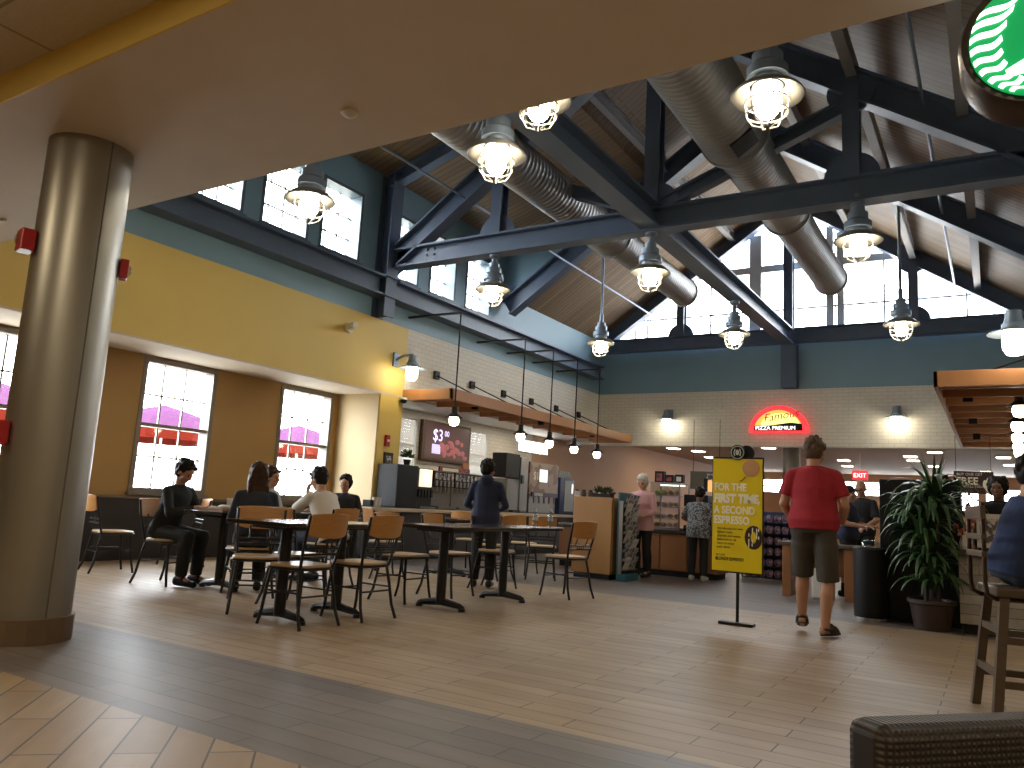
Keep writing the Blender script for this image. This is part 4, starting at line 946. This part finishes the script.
for c, n, L0 in (((-.08, 0, 1.12), 52, .62), ((.05, 0, 1.36), 60, .70), ((.02, -.08, .64), 46, .50), ((-.03, .0, .88), 50, .58)):
    g = MB()
    for k in range(n): strap(g, V(c)+V((0, 0, random.uniform(-.26, .06))), k*2.399+random.uniform(-.2, .2), random.uniform(.75, 1.35), L0*random.uniform(.8, 1.1), random.uniform(.026, .040), random.uniform(.34, .56))
    if L0 == .70:
        for k in range(9): strap(g, V(c)+V((0, 0, .05)), k*.7, random.uniform(1.0, 1.45), .46, .022, .07)
    g.build('foliage', M['leaf'], T, smooth=True)
T = thing('bar_counter', 'counter with pale stone face and black top behind the stool', 'counter', (0, 0, 0)); MB().box(-.36, 4.4, 9.52, 9.80, .10, .78).build('stone_face', M['stone'], T); MB().box(-.34, 4.4, 9.56, 9.80, 0, .10).build('toe_kick', M['black'], T); MB().box(-.42, 4.45, 9.44, 10.0, .78, .85).build('counter_top', M['countertop'], T, bevel=.01)
T = thing('menu_holder', 'white menu card standing on the black bar counter', 'menu', (-.08, 9.62, .85)); MB().box(-.11, .11, -.008, .008, .03, .38).build('card', M['paper'], T); MB().box(-.10, .10, -.05, .05, 0, .03).build('foot', M['black'], T); MB().box(-.08, .08, -.0095, -.008, .08, .33).build('print', M['mixprint'], T)
g = MB(); leafball(g, (0, 0, .16), .12, 40, .03); T = thing('flower_vase', 'small vase with red and white blooms at the end of the bar counter', 'vase', (-.30, 9.62, .85)); MB().lathe([(.04, 0), (.055, .07), (.03, .15)], seg=16).build('vase', M['cup'], T, smooth=True); g.build('leaves', M['leaf2'], T)
g = MB()
for k in range(12): g.ell((random.uniform(-.1, .1), random.uniform(-.08, .08), random.uniform(.15, .32)), .022, .022, .022, 8)
g.build('blooms', mat('bloom_red', (.5, .12, .10), .6), T, smooth=True)
# bar stool with tubular back
T = thing('bar_stool', 'weathered wooden bar stool with bent metal back tubes, front right', 'stool', (.15, 5.67, 0), radians(14))
MB().box(-.23, .23, -.22, .22, .68, .735).build('seat', M['barwood'], T, bevel=.012)
for sx in (-1, 1):
    for sy in (-1, 1):
        a, b = V((sx*.18, sy*.17, .68)), V((sx*.255, sy*.235, 0)); g = MB(); w = .024
        g.rings([[p+V((i*w, j*w, 0)) for i, j in ((-1, -1), (1, -1), (1, 1), (-1, 1))] for p in (b, a)]); g.build('leg', M['barwood'], T)
for z, k in ((.44, .86), (.20, .97)):
    r, q = .18+.075*(1-z/.68), .17+.065*(1-z/.68)
    for s in (-1, 1):
        MB().box(-r, r, s*q-.014, s*q+.014, z-.02, z+.02).build('stretcher', M['barwood'], T); MB().box(s*r-.014, s*r+.014, -q, q, z+.03, z+.07).build('stretcher', M['barwood'], T)
for s in (-1, 1): MB().tube([(-.05, s*.17, .665), (-.22, s*.17, .665), (-.262, s*.17, .69), (-.272, s*.17, .75), (-.275, s*.17, 1.22)], .013, 8).build('back_tube', M['bronze'], T, smooth=True)
MB().box(-.29, -.26, -.185, .185, 1.0, 1.035).box(-.29, -.26, -.185, .185, .90, .935).box(-.29, -.26, -.185, .185, 1.12, 1.20).build('back_rail', M['barwood'], T, bevel=.004)
# wicker armchair
ax = V((.324, .377, 0)).normalized(); T = thing('wicker_armchair', 'brown woven armchair, only its top edge in view at bottom right', 'armchair', (-.30, 2.0, 0), math.atan2(ax.y, ax.x))
MB().box(0, .80, -.10, .02, .08, .62).build('backrest', M['woven'], T, bevel=.03); MB().box(.0, .10, -.72, -.10, .08, .50).build('armrest', M['woven'], T, bevel=.03); MB().box(.70, .80, -.72, -.10, .08, .50).build('armrest', M['woven'], T, bevel=.03)
MB().box(.10, .70, -.70, -.10, .08, .32).build('seat_base', M['woven'], T, bevel=.02); MB().box(.11, .69, -.70, -.11, .32, .42).build('seat_cushion', M['leather'], T, bevel=.03)
for x in (.05, .75):
    for y in (-.66, -.04): MB().cyl((x, y, 0), (x, y, .10), .025).build('leg', M['black'], T)

# patio umbrellas outside the windows
for i, (x, y, lab) in enumerate(((-15., 6.6, 'pink patio umbrella outside, beyond the window left of the column'), (-15., 10.1, 'pink patio umbrella outside, beyond the first window'), (-15., 13.9, 'pink patio umbrella outside, beyond the second window'))):
    T = thing('patio_umbrella', lab, 'umbrella', (x, y, -.05), 0, 'patio umbrellas')
    n = 8; R1 = 1.5
    ring = lambda r, z: [V((r*cos(2*pi*k/n), r*sin(2*pi*k/n), z)) for k in range(n)]
    MB().rings([ring(.03, 2.78), ring(.75, 2.58), ring(R1, 2.24), ring(R1-.02, 2.23), ring(.75, 2.55), ring(.03, 2.74)], closed=True).build('canopy', M['umbpink'], T)
    MB().rings([ring(R1, 2.24), ring(R1+.01, 2.0), ring(R1-.01, 2.0), ring(R1-.02, 2.24)], closed=True).build('valance', M['umbred'], T)
    MB().cyl((0, 0, .06), (0, 0, 2.78), .025).build('pole', M['white'], T); MB().lathe([(.28, 0), (.28, .06), (.05, .10)], seg=20).build('base', M['blackmetal'], T)

# ------------------------------------------------------------------ people
def solid(mb, name, m, parent, vox, it=3):
    """merge overlapping solids into one continuous surface"""
    o = mb.build(name, m, parent)
    r = o.modifiers.new('r', 'REMESH'); r.mode = 'VOXEL'; r.voxel_size = vox; r.use_smooth_shade = True
    s = o.modifiers.new('s', 'SMOOTH'); s.factor = .5; s.iterations = it
    dg = bpy.context.evaluated_depsgraph_get(); me = bpy.data.meshes.new_from_object(o.evaluated_get(dg))
    o.modifiers.clear(); old = o.data; o.data = me; me.name = name; bpy.data.meshes.remove(old)
    for p in me.polygons: p.use_smooth = True
    if not len(me.materials): me.materials.append(m)
    return o
SD = (-1, 1)
def stand(H=1.75, W=1., lean=.0):
    k = H/1.75; J = dict(k=k, W=W)
    J['pel'] = V((0, 0, .95*k)); J['neck'] = V((0, lean, 1.475*k)); J['head'] = V((0, lean*1.25+.02, 1.622*k))
    for s in SD:
        J['sh', s] = V((s*.185*W*k, lean*.95-.005, 1.415*k)); J['el', s] = V((s*.245*W*k, lean*.7-.02, 1.12*k)); J['wr', s] = V((s*.25*W*k, lean*.6+.06, .88*k))
        J['hip', s] = V((s*.092*W*k, 0, .90*k)); J['kn', s] = V((s*.10*W*k, .015, .49*k)); J['an', s] = V((s*.105*W*k, -.03, .085*k)); J['toe', s] = V((s*.12*W*k, .14, .035))
        J['hd', s] = V((0, .1, -1)); J['hn', s] = V((-s, 0, 0))
    J['hyaw'] = 0; J['hpitch'] = 0
    return J
def sit(sh=.463, H=1.72, W=1., lean=.0, y0=-.06):
    k = H/1.75; J = dict(k=k, W=W); p = V((0, y0-.02, sh+.10)); J['pel'] = p
    J['neck'] = p+V((0, lean, .525*k*(1-.3*lean*lean))); J['head'] = J['neck']+V((0, .02+lean*.22, .150*k))
    for s in SD:
        J['sh', s] = J['neck']+V((s*.185*W*k, -.01, -.06*k)); J['el', s] = J['sh', s]+V((s*.05, .05, -.28*k)); J['wr', s] = J['el', s]+V((-s*.06, .22, .02))
        J['hip', s] = V((s*.092*W, y0, sh+.085)); J['kn', s] = V((s*.11*W, y0+.43*k, sh+.055)); J['an', s] = V((s*.11, y0+.38*k, .085)); J['toe', s] = V((s*.12, y0+.56*k, .035))
        J['hd', s] = V((-s*.3, 1, -.1)); J['hn', s] = V((0, 0, -1))
    J['hyaw'] = 0; J['hpitch'] = 0
    return J
def tframe(J):
    up = (J['neck']-J['pel']); L0 = up.length; up.normalize(); x = (J['sh', 1]-J['sh', -1]); x = (x-up*x.dot(up)).normalized(); y = up.cross(x)
    return up, x, y, L0
TOR = [(-.16, .130, .105), (-.06, .168, .125), (.06, .172, .125), (.22, .158, .115), (.40, .148, .106), (.58, .160, .116), (.74, .172, .115), (.86, .158, .10), (.94, .105, .078), (1.0, .062, .06)]
def torso(mb, J, inf=0., t0=-.16, t1=1., belly=1., seg=24, flare=0.):
    up, x, y, L0 = tframe(J); k = J['k']; W = J['W']; rs = []; T_ = [q for q in TOR if t0 <= q[0] <= t1]
    if T_[0][0] > t0: T_ = [(t0, *T_[0][1:])]+T_
    for t, rx, ry in T_:
        b = belly if .0 < t < .6 else 1.
        rx = rx*k*W*(1+(b-1)*.7)+inf+flare*max(0, .3-t); ry = ry*k*(.5+.5*W)*b+inf+flare*max(0, .3-t)
        c = J['pel']+up*L0*t+y*(.012*k if .5 < t < .9 else 0)*1
        rs.append([c+x*rx*cos(2*pi*i/seg)+y*ry*sin(2*pi*i/seg) for i in range(seg)])
    mb.rings(rs)
def hand(mb, w, d, n, side, k, curl=.5):
    d = d.normalized(); n = (n-d*n.dot(d)).normalized(); l = d.cross(n)
    if l.dot(V((side, 0, 0))) < 0 and abs(n.z) > .5: l = -l
    m = Matrix((l, d, n)).transposed().to_4x4()
    mb.ell(w+d*.05*k, .040*k, .056*k, .017*k, 12, m)
    for i, (o, L0) in enumerate(((-.030, .062), (-.010, .076), (.010, .080), (.030, .070))):
        b = w+d*.088*k+l*o*k; q = b+(d*.8+n*curl*.6).normalized()*L0*.5*k; e = q+(d*.6+n*curl*1.5).normalized()*L0*.5*k
        mb.cap(b-d*.02*k, q, .0092*k, .0085*k, 8); mb.cap(q, e, .0085*k, .0072*k, 8)
    b = w+d*.025*k+l*.03*k; q = b+(d*.6+l*.75+n*.3).normalized()*.042*k; e = q+(d*.9+l*.2+n*.4).normalized()*.032*k
    mb.cap(b, q, .012*k, .0105*k, 8); mb.cap(q, e, .0105*k, .0085*k, 8)
def hmat(J): return Matrix.Translation(J['head']) @ Matrix.Rotation(J['hyaw'], 4, 'Z') @ Matrix.Rotation(J['hpitch'], 4, 'X') @ Matrix.Scale(J['k']*1.04, 4)
def person(lab, x, y, face, J, skin, hair, hairm, top, topm, sleeve, bottom, bottomm, shoem, belly=1., hood=False, sandals=False, vox=.0075, sock=None, curl=.55, rz=None):
    P = thing('person', lab, 'person', (x, y, 0), radians(face-90)); k = J['k']; W = J['W']
    bx = .5+.5*W
    b = MB(); torso(b, J, -.008, belly=belly); hm = hmat(J)
    H = lambda c: hm @ V(c)
    R3 = hm.to_3x3()
    def he(mb, c, rx, ry, rz_, seg=18): mb.ell(H(c), rx, ry, rz_, seg, R3)
    b.cap(J['neck']-V((0, 0, .04*k)), H((0, -.02, -.07)), .058*k*bx, .054*k*bx, 14)
    he(b, (0, -.008, .022), .077, .098, .103); he(b, (0, .030, -.048), .057, .064, .070); he(b, (0, .062, -.098), .026, .024, .022)
    b.cap(H((0, .090, .0)), H((0, .112, -.034)), .010*k, .015*k, 8); he(b, (0, .078, .026), .050, .018, .012)
    for s in SD: he(b, (s*.078, -.004, -.012), .012, .021, .033, 12); he(b, (s*.040, .062, -.03), .026, .026, .022, 12)
    for s in SD:
        b.cap(J['sh', s]-V((s*.02, 0, .025)), J['el', s], .042*k*bx, .040*k*bx, 12); b.cap(J['el', s], J['el', s].lerp(J['wr', s], .35), .041*k*bx, .040*k*bx, 12); b.cap(J['el', s].lerp(J['wr', s], .3), J['wr', s], .040*k*bx, .027*k*bx, 12)
        hand(b, J['wr', s], J['hd', s], J['hn', s], s, k, curl)
        b.cap(J['hip', s], J['kn', s], .084*k*bx, .056*k*bx, 14)
        back = (J['an', s]-J['kn', s]); f_ = V((0, 1, 0)); f_ = (f_-back*f_.dot(back)/back.length_squared).normalized() if back.length else f_
        cm = J['kn', s].lerp(J['an', s], .32)-f_*.018*k
        b.cap(J['kn', s], cm, .054*k*bx, .058*k*bx, 14); b.cap(cm, J['an', s], .057*k*bx, .036*k, 14)
        fd = (J['toe', s]-J['an', s]); hl = J['an', s]-V((fd.x, fd.y, 0)).normalized()*.035*k+V((0, 0, -.035*k))
        b.cap(J['an', s], J['toe', s].lerp(J['an', s], .35)+V((0, 0, .005)), .036*k, .034*k, 10); b.cap(hl, J['toe', s].lerp(J['an', s], .15), .032*k, .034*k, 10); b.cap(J['toe', s].lerp(J['an', s], .3), J['toe', s], .036*k, .024*k, 10)
    solid(b, 'body', M[skin], P, vox, 3)
    for s in SD:
        g = MB(); he(g, (s*.031, .0855, -.002), .012, .008, .007, 10); g.build('eye', M['eye'], P, smooth=True)
    g = MB(); he(g, (0, .0905, -.068), .022, .008, .0065, 10); g.build('mouth', M['lip'], P, smooth=True)
    # hair
    if hair != 'bald':
        h = MB(); e = .0
        if hair in ('short', 'long', 'bun', 'curly', 'white'):
            q = 1.0 if hair in ('short', 'bun') else 1.07
            he(h, (0, -.022, .034), .089*q, .100*q, .106*q); he(h, (0, -.042, -.012), .086*q, .078*q, .092*q)
        if hair == 'long':
            he(h, (0, -.045, -.08), .108, .075, .12); he(h, (0, -.062, -.18), .112, .06, .12)
            for s in SD: he(h, (s*.072, .0, -.08), .036, .058, .12); he(h, (s*.06, -.05, -.22), .05, .05, .10)
        if hair == 'bun': he(h, (0, -.105, .075), .048, .046, .044)
        if hair == 'white': he(h, (0, .02, .09), .078, .07, .05)
        if hair == 'curly':
            for i in range(40):
                a = i*2.4; zz = -.06+.19*i/40; r = .088*sqrt(max(.05, 1-((zz-.03)/.13)**2)); he(h, (r*cos(a), -.02+r*sin(a)*(.9 if sin(a) < .2 else .55), zz), .03, .03, .03, 8)
        if hair in ('short', 'long', 'bun', 'white'):
            rg = random.Random(int(abs(x*97+y*31)))
            for i in range(54):
                a = rg.uniform(0, 2*pi); zz = rg.uniform(-.55, .98); rr = sqrt(1-zz*zz)
                if sin(a) > .35 and zz < .62: continue
                he(h, (.086*rr*cos(a), -.026+.096*rr*sin(a), .030+.102*zz), .020, .020, .030, 8)
            for i in range(9): he(h, (-.055+.11*i/8+rg.uniform(-.006, .006), .062, .088-.012*abs(i-4)/4), .016, .018, .024, 8)
        if hair == 'long':
            for i in range(26): he(h, (rg.uniform(-.10, .10), -.075-rg.uniform(0, .03), rg.uniform(-.27, .02)), .02, .02, .06, 8)
        if hair == 'cap':
            he(h, (0, -.012, .048), .088, .108, .085)
        solid(h, 'cap' if hair == 'cap' else 'hair', M[hairm], P, .008, 2)
        if hair == 'cap':
            v = MB(); v.prism([(.075*cos(pi*i/12), .075+.085*sin(pi*i/12)) for i in range(13)], .010, hm @ Matrix.Translation((0, 0, .045))); v.build('cap_visor', M[hairm], P)
    # top
    t = MB(); hem = {'tee': -.10, 'long': -.16, 'hood': -.30}[top]
    if hem < -.16: torso(t, J, .020, -.16, .95, belly); 
    torso(t, J, .016, max(hem, -.16), .95, belly, flare=.04)
    if hem < -.16:
        up, ax_, ay_, L0 = tframe(J); t.rings([[J['pel']+up*L0*q+ax_*(.172*k*W+.03)*cos(2*pi*i/24)+ay_*(.13*k*bx+.03)*sin(2*pi*i/24) for i in range(24)] for q in (hem, .05)])
    t.cap(J['neck']-V((0, 0, .05*k)), J['neck']+V((0, -.004, .0)), .082*k*bx, .066*k*bx, 16, True, False)
    for s in SD:
        sl = J['sh', s].lerp(J['el', s], min(1, sleeve)) if sleeve <= 1 else J['el', s]
        r1 = .066 if sleeve < 1 else .050
        t.cap(J['neck'].lerp(J['sh', s], .30)-V((0, 0, .035*k)), J['sh', s]-V((s*.01, 0, .012)), .055*k*bx, .052*k*bx, 14)
        t.cap(J['sh', s]-V((s*.012, 0, .015)), sl, .056*k*bx, r1*k*bx, 14, True, sleeve > 1)
        if sleeve > 1: t.cap(sl, J['el', s].lerp(J['wr', s], sleeve-1), .051*k*bx, .038*k*bx, 14, True, False)
    if hood:
        up, ax_, ay_, L0 = tframe(J); c = J['neck']-ay_*.085*k+V((0, 0, -.015)); t.ell(c, .105*k, .055*k, .09*k, 16)
    solid(t, {'tee': 'shirt', 'long': 'shirt', 'hood': 'hooded_jacket'}[top], M[topm], P, .011, 3)
    # bottoms
    q = MB(); torso(q, J, .008, -.16, .10, 1.)
    for s in SD:
        q.cap(J['hip', s], J['kn', s], .097*k*bx, .072*k*bx, 16, True, bottom != 'shorts' and True)
        if bottom == 'shorts':
            e = J['kn', s]+(J['hip', s]-J['kn', s])*-.04; q.cap(J['hip', s].lerp(J['kn', s], .3), e, .100*k*bx, .092*k*bx, 18, True, False)
        else: kb = J['kn', s].lerp(J['an', s], .34)-V((0, .014*k, 0)); q.cap(J['kn', s], kb, .074*k*bx, .078*k*bx, 16); q.cap(kb, J['an', s].lerp(J['kn', s], .06), .078*k*bx, .062*k*bx, 16, True, False)
    solid(q, 'shorts' if bottom == 'shorts' else 'trousers', M[bottomm], P, .011, 3)
    # shoes
    for s in SD:
        fd = (J['toe', s]-J['an', s]); fh = V((fd.x, fd.y, fd.z+.05*k)).normalized(); hl = J['an', s]-fh*.05*k+V((0, 0, -.045*k)); te = J['toe', s]+fh*.02
        sx = V((fh.y, -fh.x, 0)).normalized(); uz = sx.cross(fh)
        m = Matrix((sx, fh, uz)).transposed().to_4x4(); Lf = (te-hl).length
        if sandals:
            c = (hl+te)/2; m.translation = c-uz*.022*k
            sm = MB(); sm.prism([(.048*k*(1 if i < 13 else 1)*cos(2*pi*i/26), (Lf/2+.01)*sin(2*pi*i/26)) for i in range(26)], .022, m); sd_ = sm.build('sandal', M[shoem], P, bevel=.004)
            st = MB()
            for yy, zz in ((.05, .055), (.0, .078), (-.045, .085)):
                mm = m @ Matrix.Translation((0, yy, .018)); st.tube([mm @ V((.047*k*cos(pi*i/10), 0, zz*k*sin(pi*i/10))) for i in range(11)], .012, 6)
            mm = m @ Matrix.Translation((0, -.045, .06)); st.tube([mm @ V((.044*k*cos(pi+pi*i/10), -.01+.058*k*sin(pi+pi*i/10), 0)) for i in range(11)], .012, 6)
            st.build('straps', M[shoem], sd_, smooth=True)
        else:
            sm = MB(); sm.cap(hl+uz*.012, te+uz*.004, .045*k, .036*k, 12); sm.cap(hl+uz*.03, hl.lerp(te, .4)+uz*.03, .044*k, .042*k, 12)
            solid(sm, 'shoe', M[shoem], P, .009, 2)
        if sock: MB().cyl(J['an', s]-V((0, 0, .02)), J['an', s].lerp(J['kn', s], .35), .044*k, .056*k, 16).build('sock', M[sock], P, smooth=True)
    return P

# man in red, walking away
J = stand(1.83, 1.10); J['pel'] = V((0, 0, 1.03)); J['neck'] = V((0, .02, 1.585)); J['head'] = V((0, .075, 1.715))
J['an', -1] = V((-.13, .16, .15)); J['kn', -1] = V((-.12, .13, .56)); J['toe', -1] = V((-.15, .30, .06))
J['an', 1] = V((.10, -.04, .09)); J['kn', 1] = V((.12, .03, .52)); J['toe', 1] = V((.19, .13, .04))
for s in SD: J['sh', s] = V((s*.21, .0, 1.50)); J['el', s] = V((s*.275, .0, 1.21)); J['wr', s] = V((s*.235, .20, 1.06)); J['hip', s] = V((s*.10, 0, .97)); J['hd', s] = V((-s*.3, .9, .0)); J['hn', s] = V((-s, -.3, 0))
J['hpitch'] = -.40; J['hyaw'] = -.18
person('man in red t-shirt and dark shorts walking away in the middle of the floor', -1.49, 7.92, 93, J, 'skintan', 'short', 'hairmid', 'tee', 'redtee', .72, 'shorts', 'khaki', 'leather', 1.14, sandals=True, vox=.0065)
# hooded person
J = stand(1.60, 1.0); J['hyaw'] = -.55; J['hpitch'] = -.2
for s in SD: J['el', s] = V((s*.25, .03, 1.03)); J['wr', s] = V((s*.15, .25, .98)); J['hd', s] = V((0, 1, 0)); J['hn', s] = V((0, 0, -1))
person('person in a navy hooded jacket standing with their back turned at the drinks counter', -5.55, 8.40, 118, J, 'skindark', 'short', 'hairblack', 'hood', 'cnavy', 1.9, 'long', 'olive', 'leather', 1.06, hood=True)
# woman in pink
J = stand(1.66, 1.05); J['hpitch'] = -.35; J['hyaw'] = .1
for s in SD: J['el', s] = V((s*.24, .03, 1.06)); J['wr', s] = V((s*.14, .22, .98)); J['hd', s] = V((-s*.5, .8, .1)); J['hn', s] = V((0, 0, -1))
person('white-haired woman in a pink shirt standing behind the magazine rack', -4.98, 12.22, -98, J, 'skin', 'white', 'hairwhite', 'hood', 'cpink', 1.6, 'long', 'olive', 'leather', 1.12)
# woman in floral blouse
J = stand(1.50, 1.10, .05); J['hpitch'] = -.5
J['el', -1] = V((-.27, .08, 1.0)); J['wr', -1] = V((-.20, .30, .93)); J['hd', -1] = V((0, 1, 0)); J['hn', -1] = V((0, 0, -1))
person('woman in a floral blouse and black trousers, back turned, at the coffee counter', -4.14, 12.55, 95, J, 'skindark', 'short', 'hairblack', 'hood', 'floral', .85, 'long', 'olive', 'shoe', 1.15)
# man with cap, and bald man
J = stand(1.60, 1.05); J['hyaw'] = -.1
for s in SD: J['el', s] = V((s*.24, .06, 1.05)); J['wr', s] = V((s*.16, .29, 1.02)); J['hd', s] = V((0, 1, 0)); J['hn', s] = V((0, 0, -1))
person('man with a black cap and navy shirt facing right, past the man in red', -1.86, 12.40, -12, J, 'skintan', 'cap', 'cblack', 'tee', 'cnavy', .85, 'shorts', 'cblack', 'black', 1.1, sock='cblack')
J = stand(1.72, 1.05); J['hyaw'] = .2; J['hpitch'] = -.25
for s in SD: J['el', s] = V((s*.26, .06, 1.12)); J['wr', s] = V((s*.18, .27, 1.0)); J['hd', s] = V((0, 1, -.2)); J['hn', s] = V((0, 0, -1))
person('bald man in a black shirt beside the tall black cabinet', -1.78, 13.2, -110, J, 'skintan', 'bald', None, 'tee', 'cblack', .85, 'long', 'olive', 'black', 1.08)
# dark figure behind the bar counter
J = stand(1.66, 1.05); J['hyaw'] = .3
person('dark-haired person in dark clothes standing behind the bar counter under the free sign', .02, 10.45, -115, J, 'skindark', 'curly', 'hairblack', 'long', 'cblack', 1.8, 'long', 'olive', 'black')
# man in blue on the stool
J = sit(.735, 1.50, 1.15, .10, .0)
for s in SD: J['kn', s] = V((s*.12, .40, .74)); J['an', s] = V((s*.12, .28, .34)); J['toe', s] = V((s*.13, .44, .28)); J['wr', s] = J['el', s]+V((-s*.05, .24, .06))
J['hpitch'] = -.2
person('man in a blue shirt sitting on the wooden bar stool, cut by the edge', .09, 5.68, 14, J, 'skintan', 'short', 'hairblack', 'tee', 'cblue', .85, 'long', 'cdenim', 'black', 1.1)
# seated diners
J = sit(.463, 1.68, 1.02, .14); J['hpitch'] = -.55
for s in SD: J['el', s] = J['sh', s]+V((s*.05, .12, -.25)); J['wr', s] = V((s*.10, .44, .835)); J['hd', s] = V((-s*.4, 1, 0)); J['hn', s] = V((0, 0, -1))
person('woman in black with her dark hair in a bun, seated facing right', -7.68, 5.42, 12, J, 'skintan', 'bun', 'hairblack', 'long', 'cblack', 1.85, 'long', 'olive', 'black')
J = sit(.463, 1.66, 1.0, .06); J['hyaw'] = .1
for s in SD: J['wr', s] = V((s*.12, .36, .835)); J['hd', s] = V((-s*.4, 1, 0))
person('woman with long dark hair in a dark denim shirt, seated with her back turned', -6.47, 5.51, 142, J, 'skintan', 'long', 'hairbrown', 'long', 'cdenim', 1.85, 'long', 'olive', 'black')
J = sit(.463, 1.76, 1.1, .26); J['hyaw'] = .15; J['hpitch'] = -.35
J['el', -1] = V((-.20, .40, .83)); J['wr', -1] = V((-.06, .36, 1.03)); J['hd', -1] = V((.15, .1, 1)); J['hn', -1] = V((.2, -1, 0))
J['el', 1] = V((.26, .30, .86)); J['wr', 1] = V((.05, .46, .83)); J['hd', 1] = V((-.8, .5, 0)); J['hn', 1] = V((0, 0, -1))
person('man in a white t-shirt leaning on the table with a hand at his face', -6.80, 6.92, 178, J, 'skintan', 'short', 'hairblack', 'tee', 'cwhite', .9, 'long', 'cdenim', 'black', 1.05)
J = sit(.463, 1.74, 1.05, .10); J['hpitch'] = -.08
for s in SD: J['wr', s] = V((s*.14, .38, .84)); J['hd', s] = V((-s*.5, 1, 0))
person('man in a pale grey shirt with short brown hair, seated before the second window', -8.10, 7.06, 14, J, 'skintan', 'short', 'hairbrown', 'tee', 'cgrey', .9, 'long', 'cdenim', 'black')
J = sit(.463, 1.74, 1.1, .06); J['hyaw'] = -.5; J['hpitch'] = -.1
for s in SD: J['wr', s] = V((s*.13, .36, .84)); J['hd', s] = V((-s*.5, 1, 0))
person('man in a black shirt seated against the cream side of the yellow pier', -8.56, 8.98, -38, J, 'skintan', 'short', 'hairblack', 'tee', 'cblack', .85, 'long', 'olive', 'black', 1.08)

# ------------------------------------------------------------------ light
w = bpy.data.worlds.new('world'); scn.world = w; w.use_nodes = True
nt = w.node_tree; bg = nt.nodes['Background']
tc = nt.nodes.new('ShaderNodeTexCoord'); sp = nt.nodes.new('ShaderNodeSeparateXYZ'); nt.links.new(tc.outputs['Generated'], sp.inputs[0])
cr = nt.nodes.new('ShaderNodeValToRGB'); nt.links.new(sp.outputs[2], cr.inputs[0])
cr.color_ramp.elements[0].color = (.90, .93, .95, 1); cr.color_ramp.elements[1].color = (.72, .86, 1.0, 1)
nt.links.new(cr.outputs[0], bg.inputs[0]); bg.inputs[1].default_value = 15.0
def area(name, loc, rot, sx, sy, e, c=(1, 1, 1), portal=False):
    l = bpy.data.lights.new(name, 'AREA'); l.shape = 'RECTANGLE'; l.size = sx; l.size_y = sy; l.energy = e; l.color = c
    if portal: l.cycles.is_portal = True
    o = bpy.data.objects.new(name, l); col.objects.link(o); o.location = loc; o.rotation_euler = rot
    return o
for a, b in WIN: area('window_portal', (XWW-.22, (a+b)/2, 1.9), (0, radians(-90), 0), 1.95, 1.25, 1, portal=True)
for a, b in CL: area('window_portal', (XL-.30, (a+b)/2, 5.66), (0, radians(-90), 0), 1.28, .98, 1, portal=True)
area('gable_portal', (XC, YB+.25, 7.2), (radians(-90), 0, 0), 9.6, 3.6, 1, portal=True)
area('hall_portal', (-4.5, 36.95, 2.5), (radians(-90), 0, 0), 11, .8, 1, portal=True)
l = bpy.data.lights.new('hazy_sun', 'SUN'); l.energy = 13; l.angle = radians(75); l.color = (.93, .97, 1)
o = bpy.data.objects.new('hazy_sun', l); col.objects.link(o); o.rotation_euler = V((.78, .12, -.60)).to_track_quat('-Z', 'Y').to_euler()
# recessed warm lamps in the low ceiling around the camera
for x, y in ((-3.5, .2), (.5, -1.2), (-6.5, -.2), (3.2, .6)):
    area('ceiling_lamp', (x, y, 3.59), (0, 0, 0), .5, .5, 38, (1, .83, .56))
for x, y in ((-8.8, 13.5), (-8.8, 16.)): area('shop_lamp', (x-.6, y, 2.86), (0, 0, 0), .3, .8, 9, (1, .86, .66))
for x, y in ((-7, 26), (-2, 26), (-5, 31), (1.5, 22)): area('hall_lamp', (x, y, 3.12), (0, 0, 0), .6, .6, 45, (1, .86, .68))
for x, y in ((2.8, 13.), (2.8, 7.)): area('right_lamp', (x, y, 2.88), (0, 0, 0), .5, .5, 18, (1, .82, .6))
scn.view_settings.view_transform = 'Standard'; scn.view_settings.look = 'None'; scn.view_settings.gamma = 1; scn.view_settings.use_curve_mapping = False
scn.view_settings.exposure = 0.55
scn.cycles.max_bounces = 8; scn.cycles.diffuse_bounces = 5; scn.cycles.glossy_bounces = 4; scn.cycles.transparent_max_bounces = 12; scn.cycles.sample_clamp_indirect = 6.
scn.cycles.caustics_reflective = False; scn.cycles.caustics_refractive = False
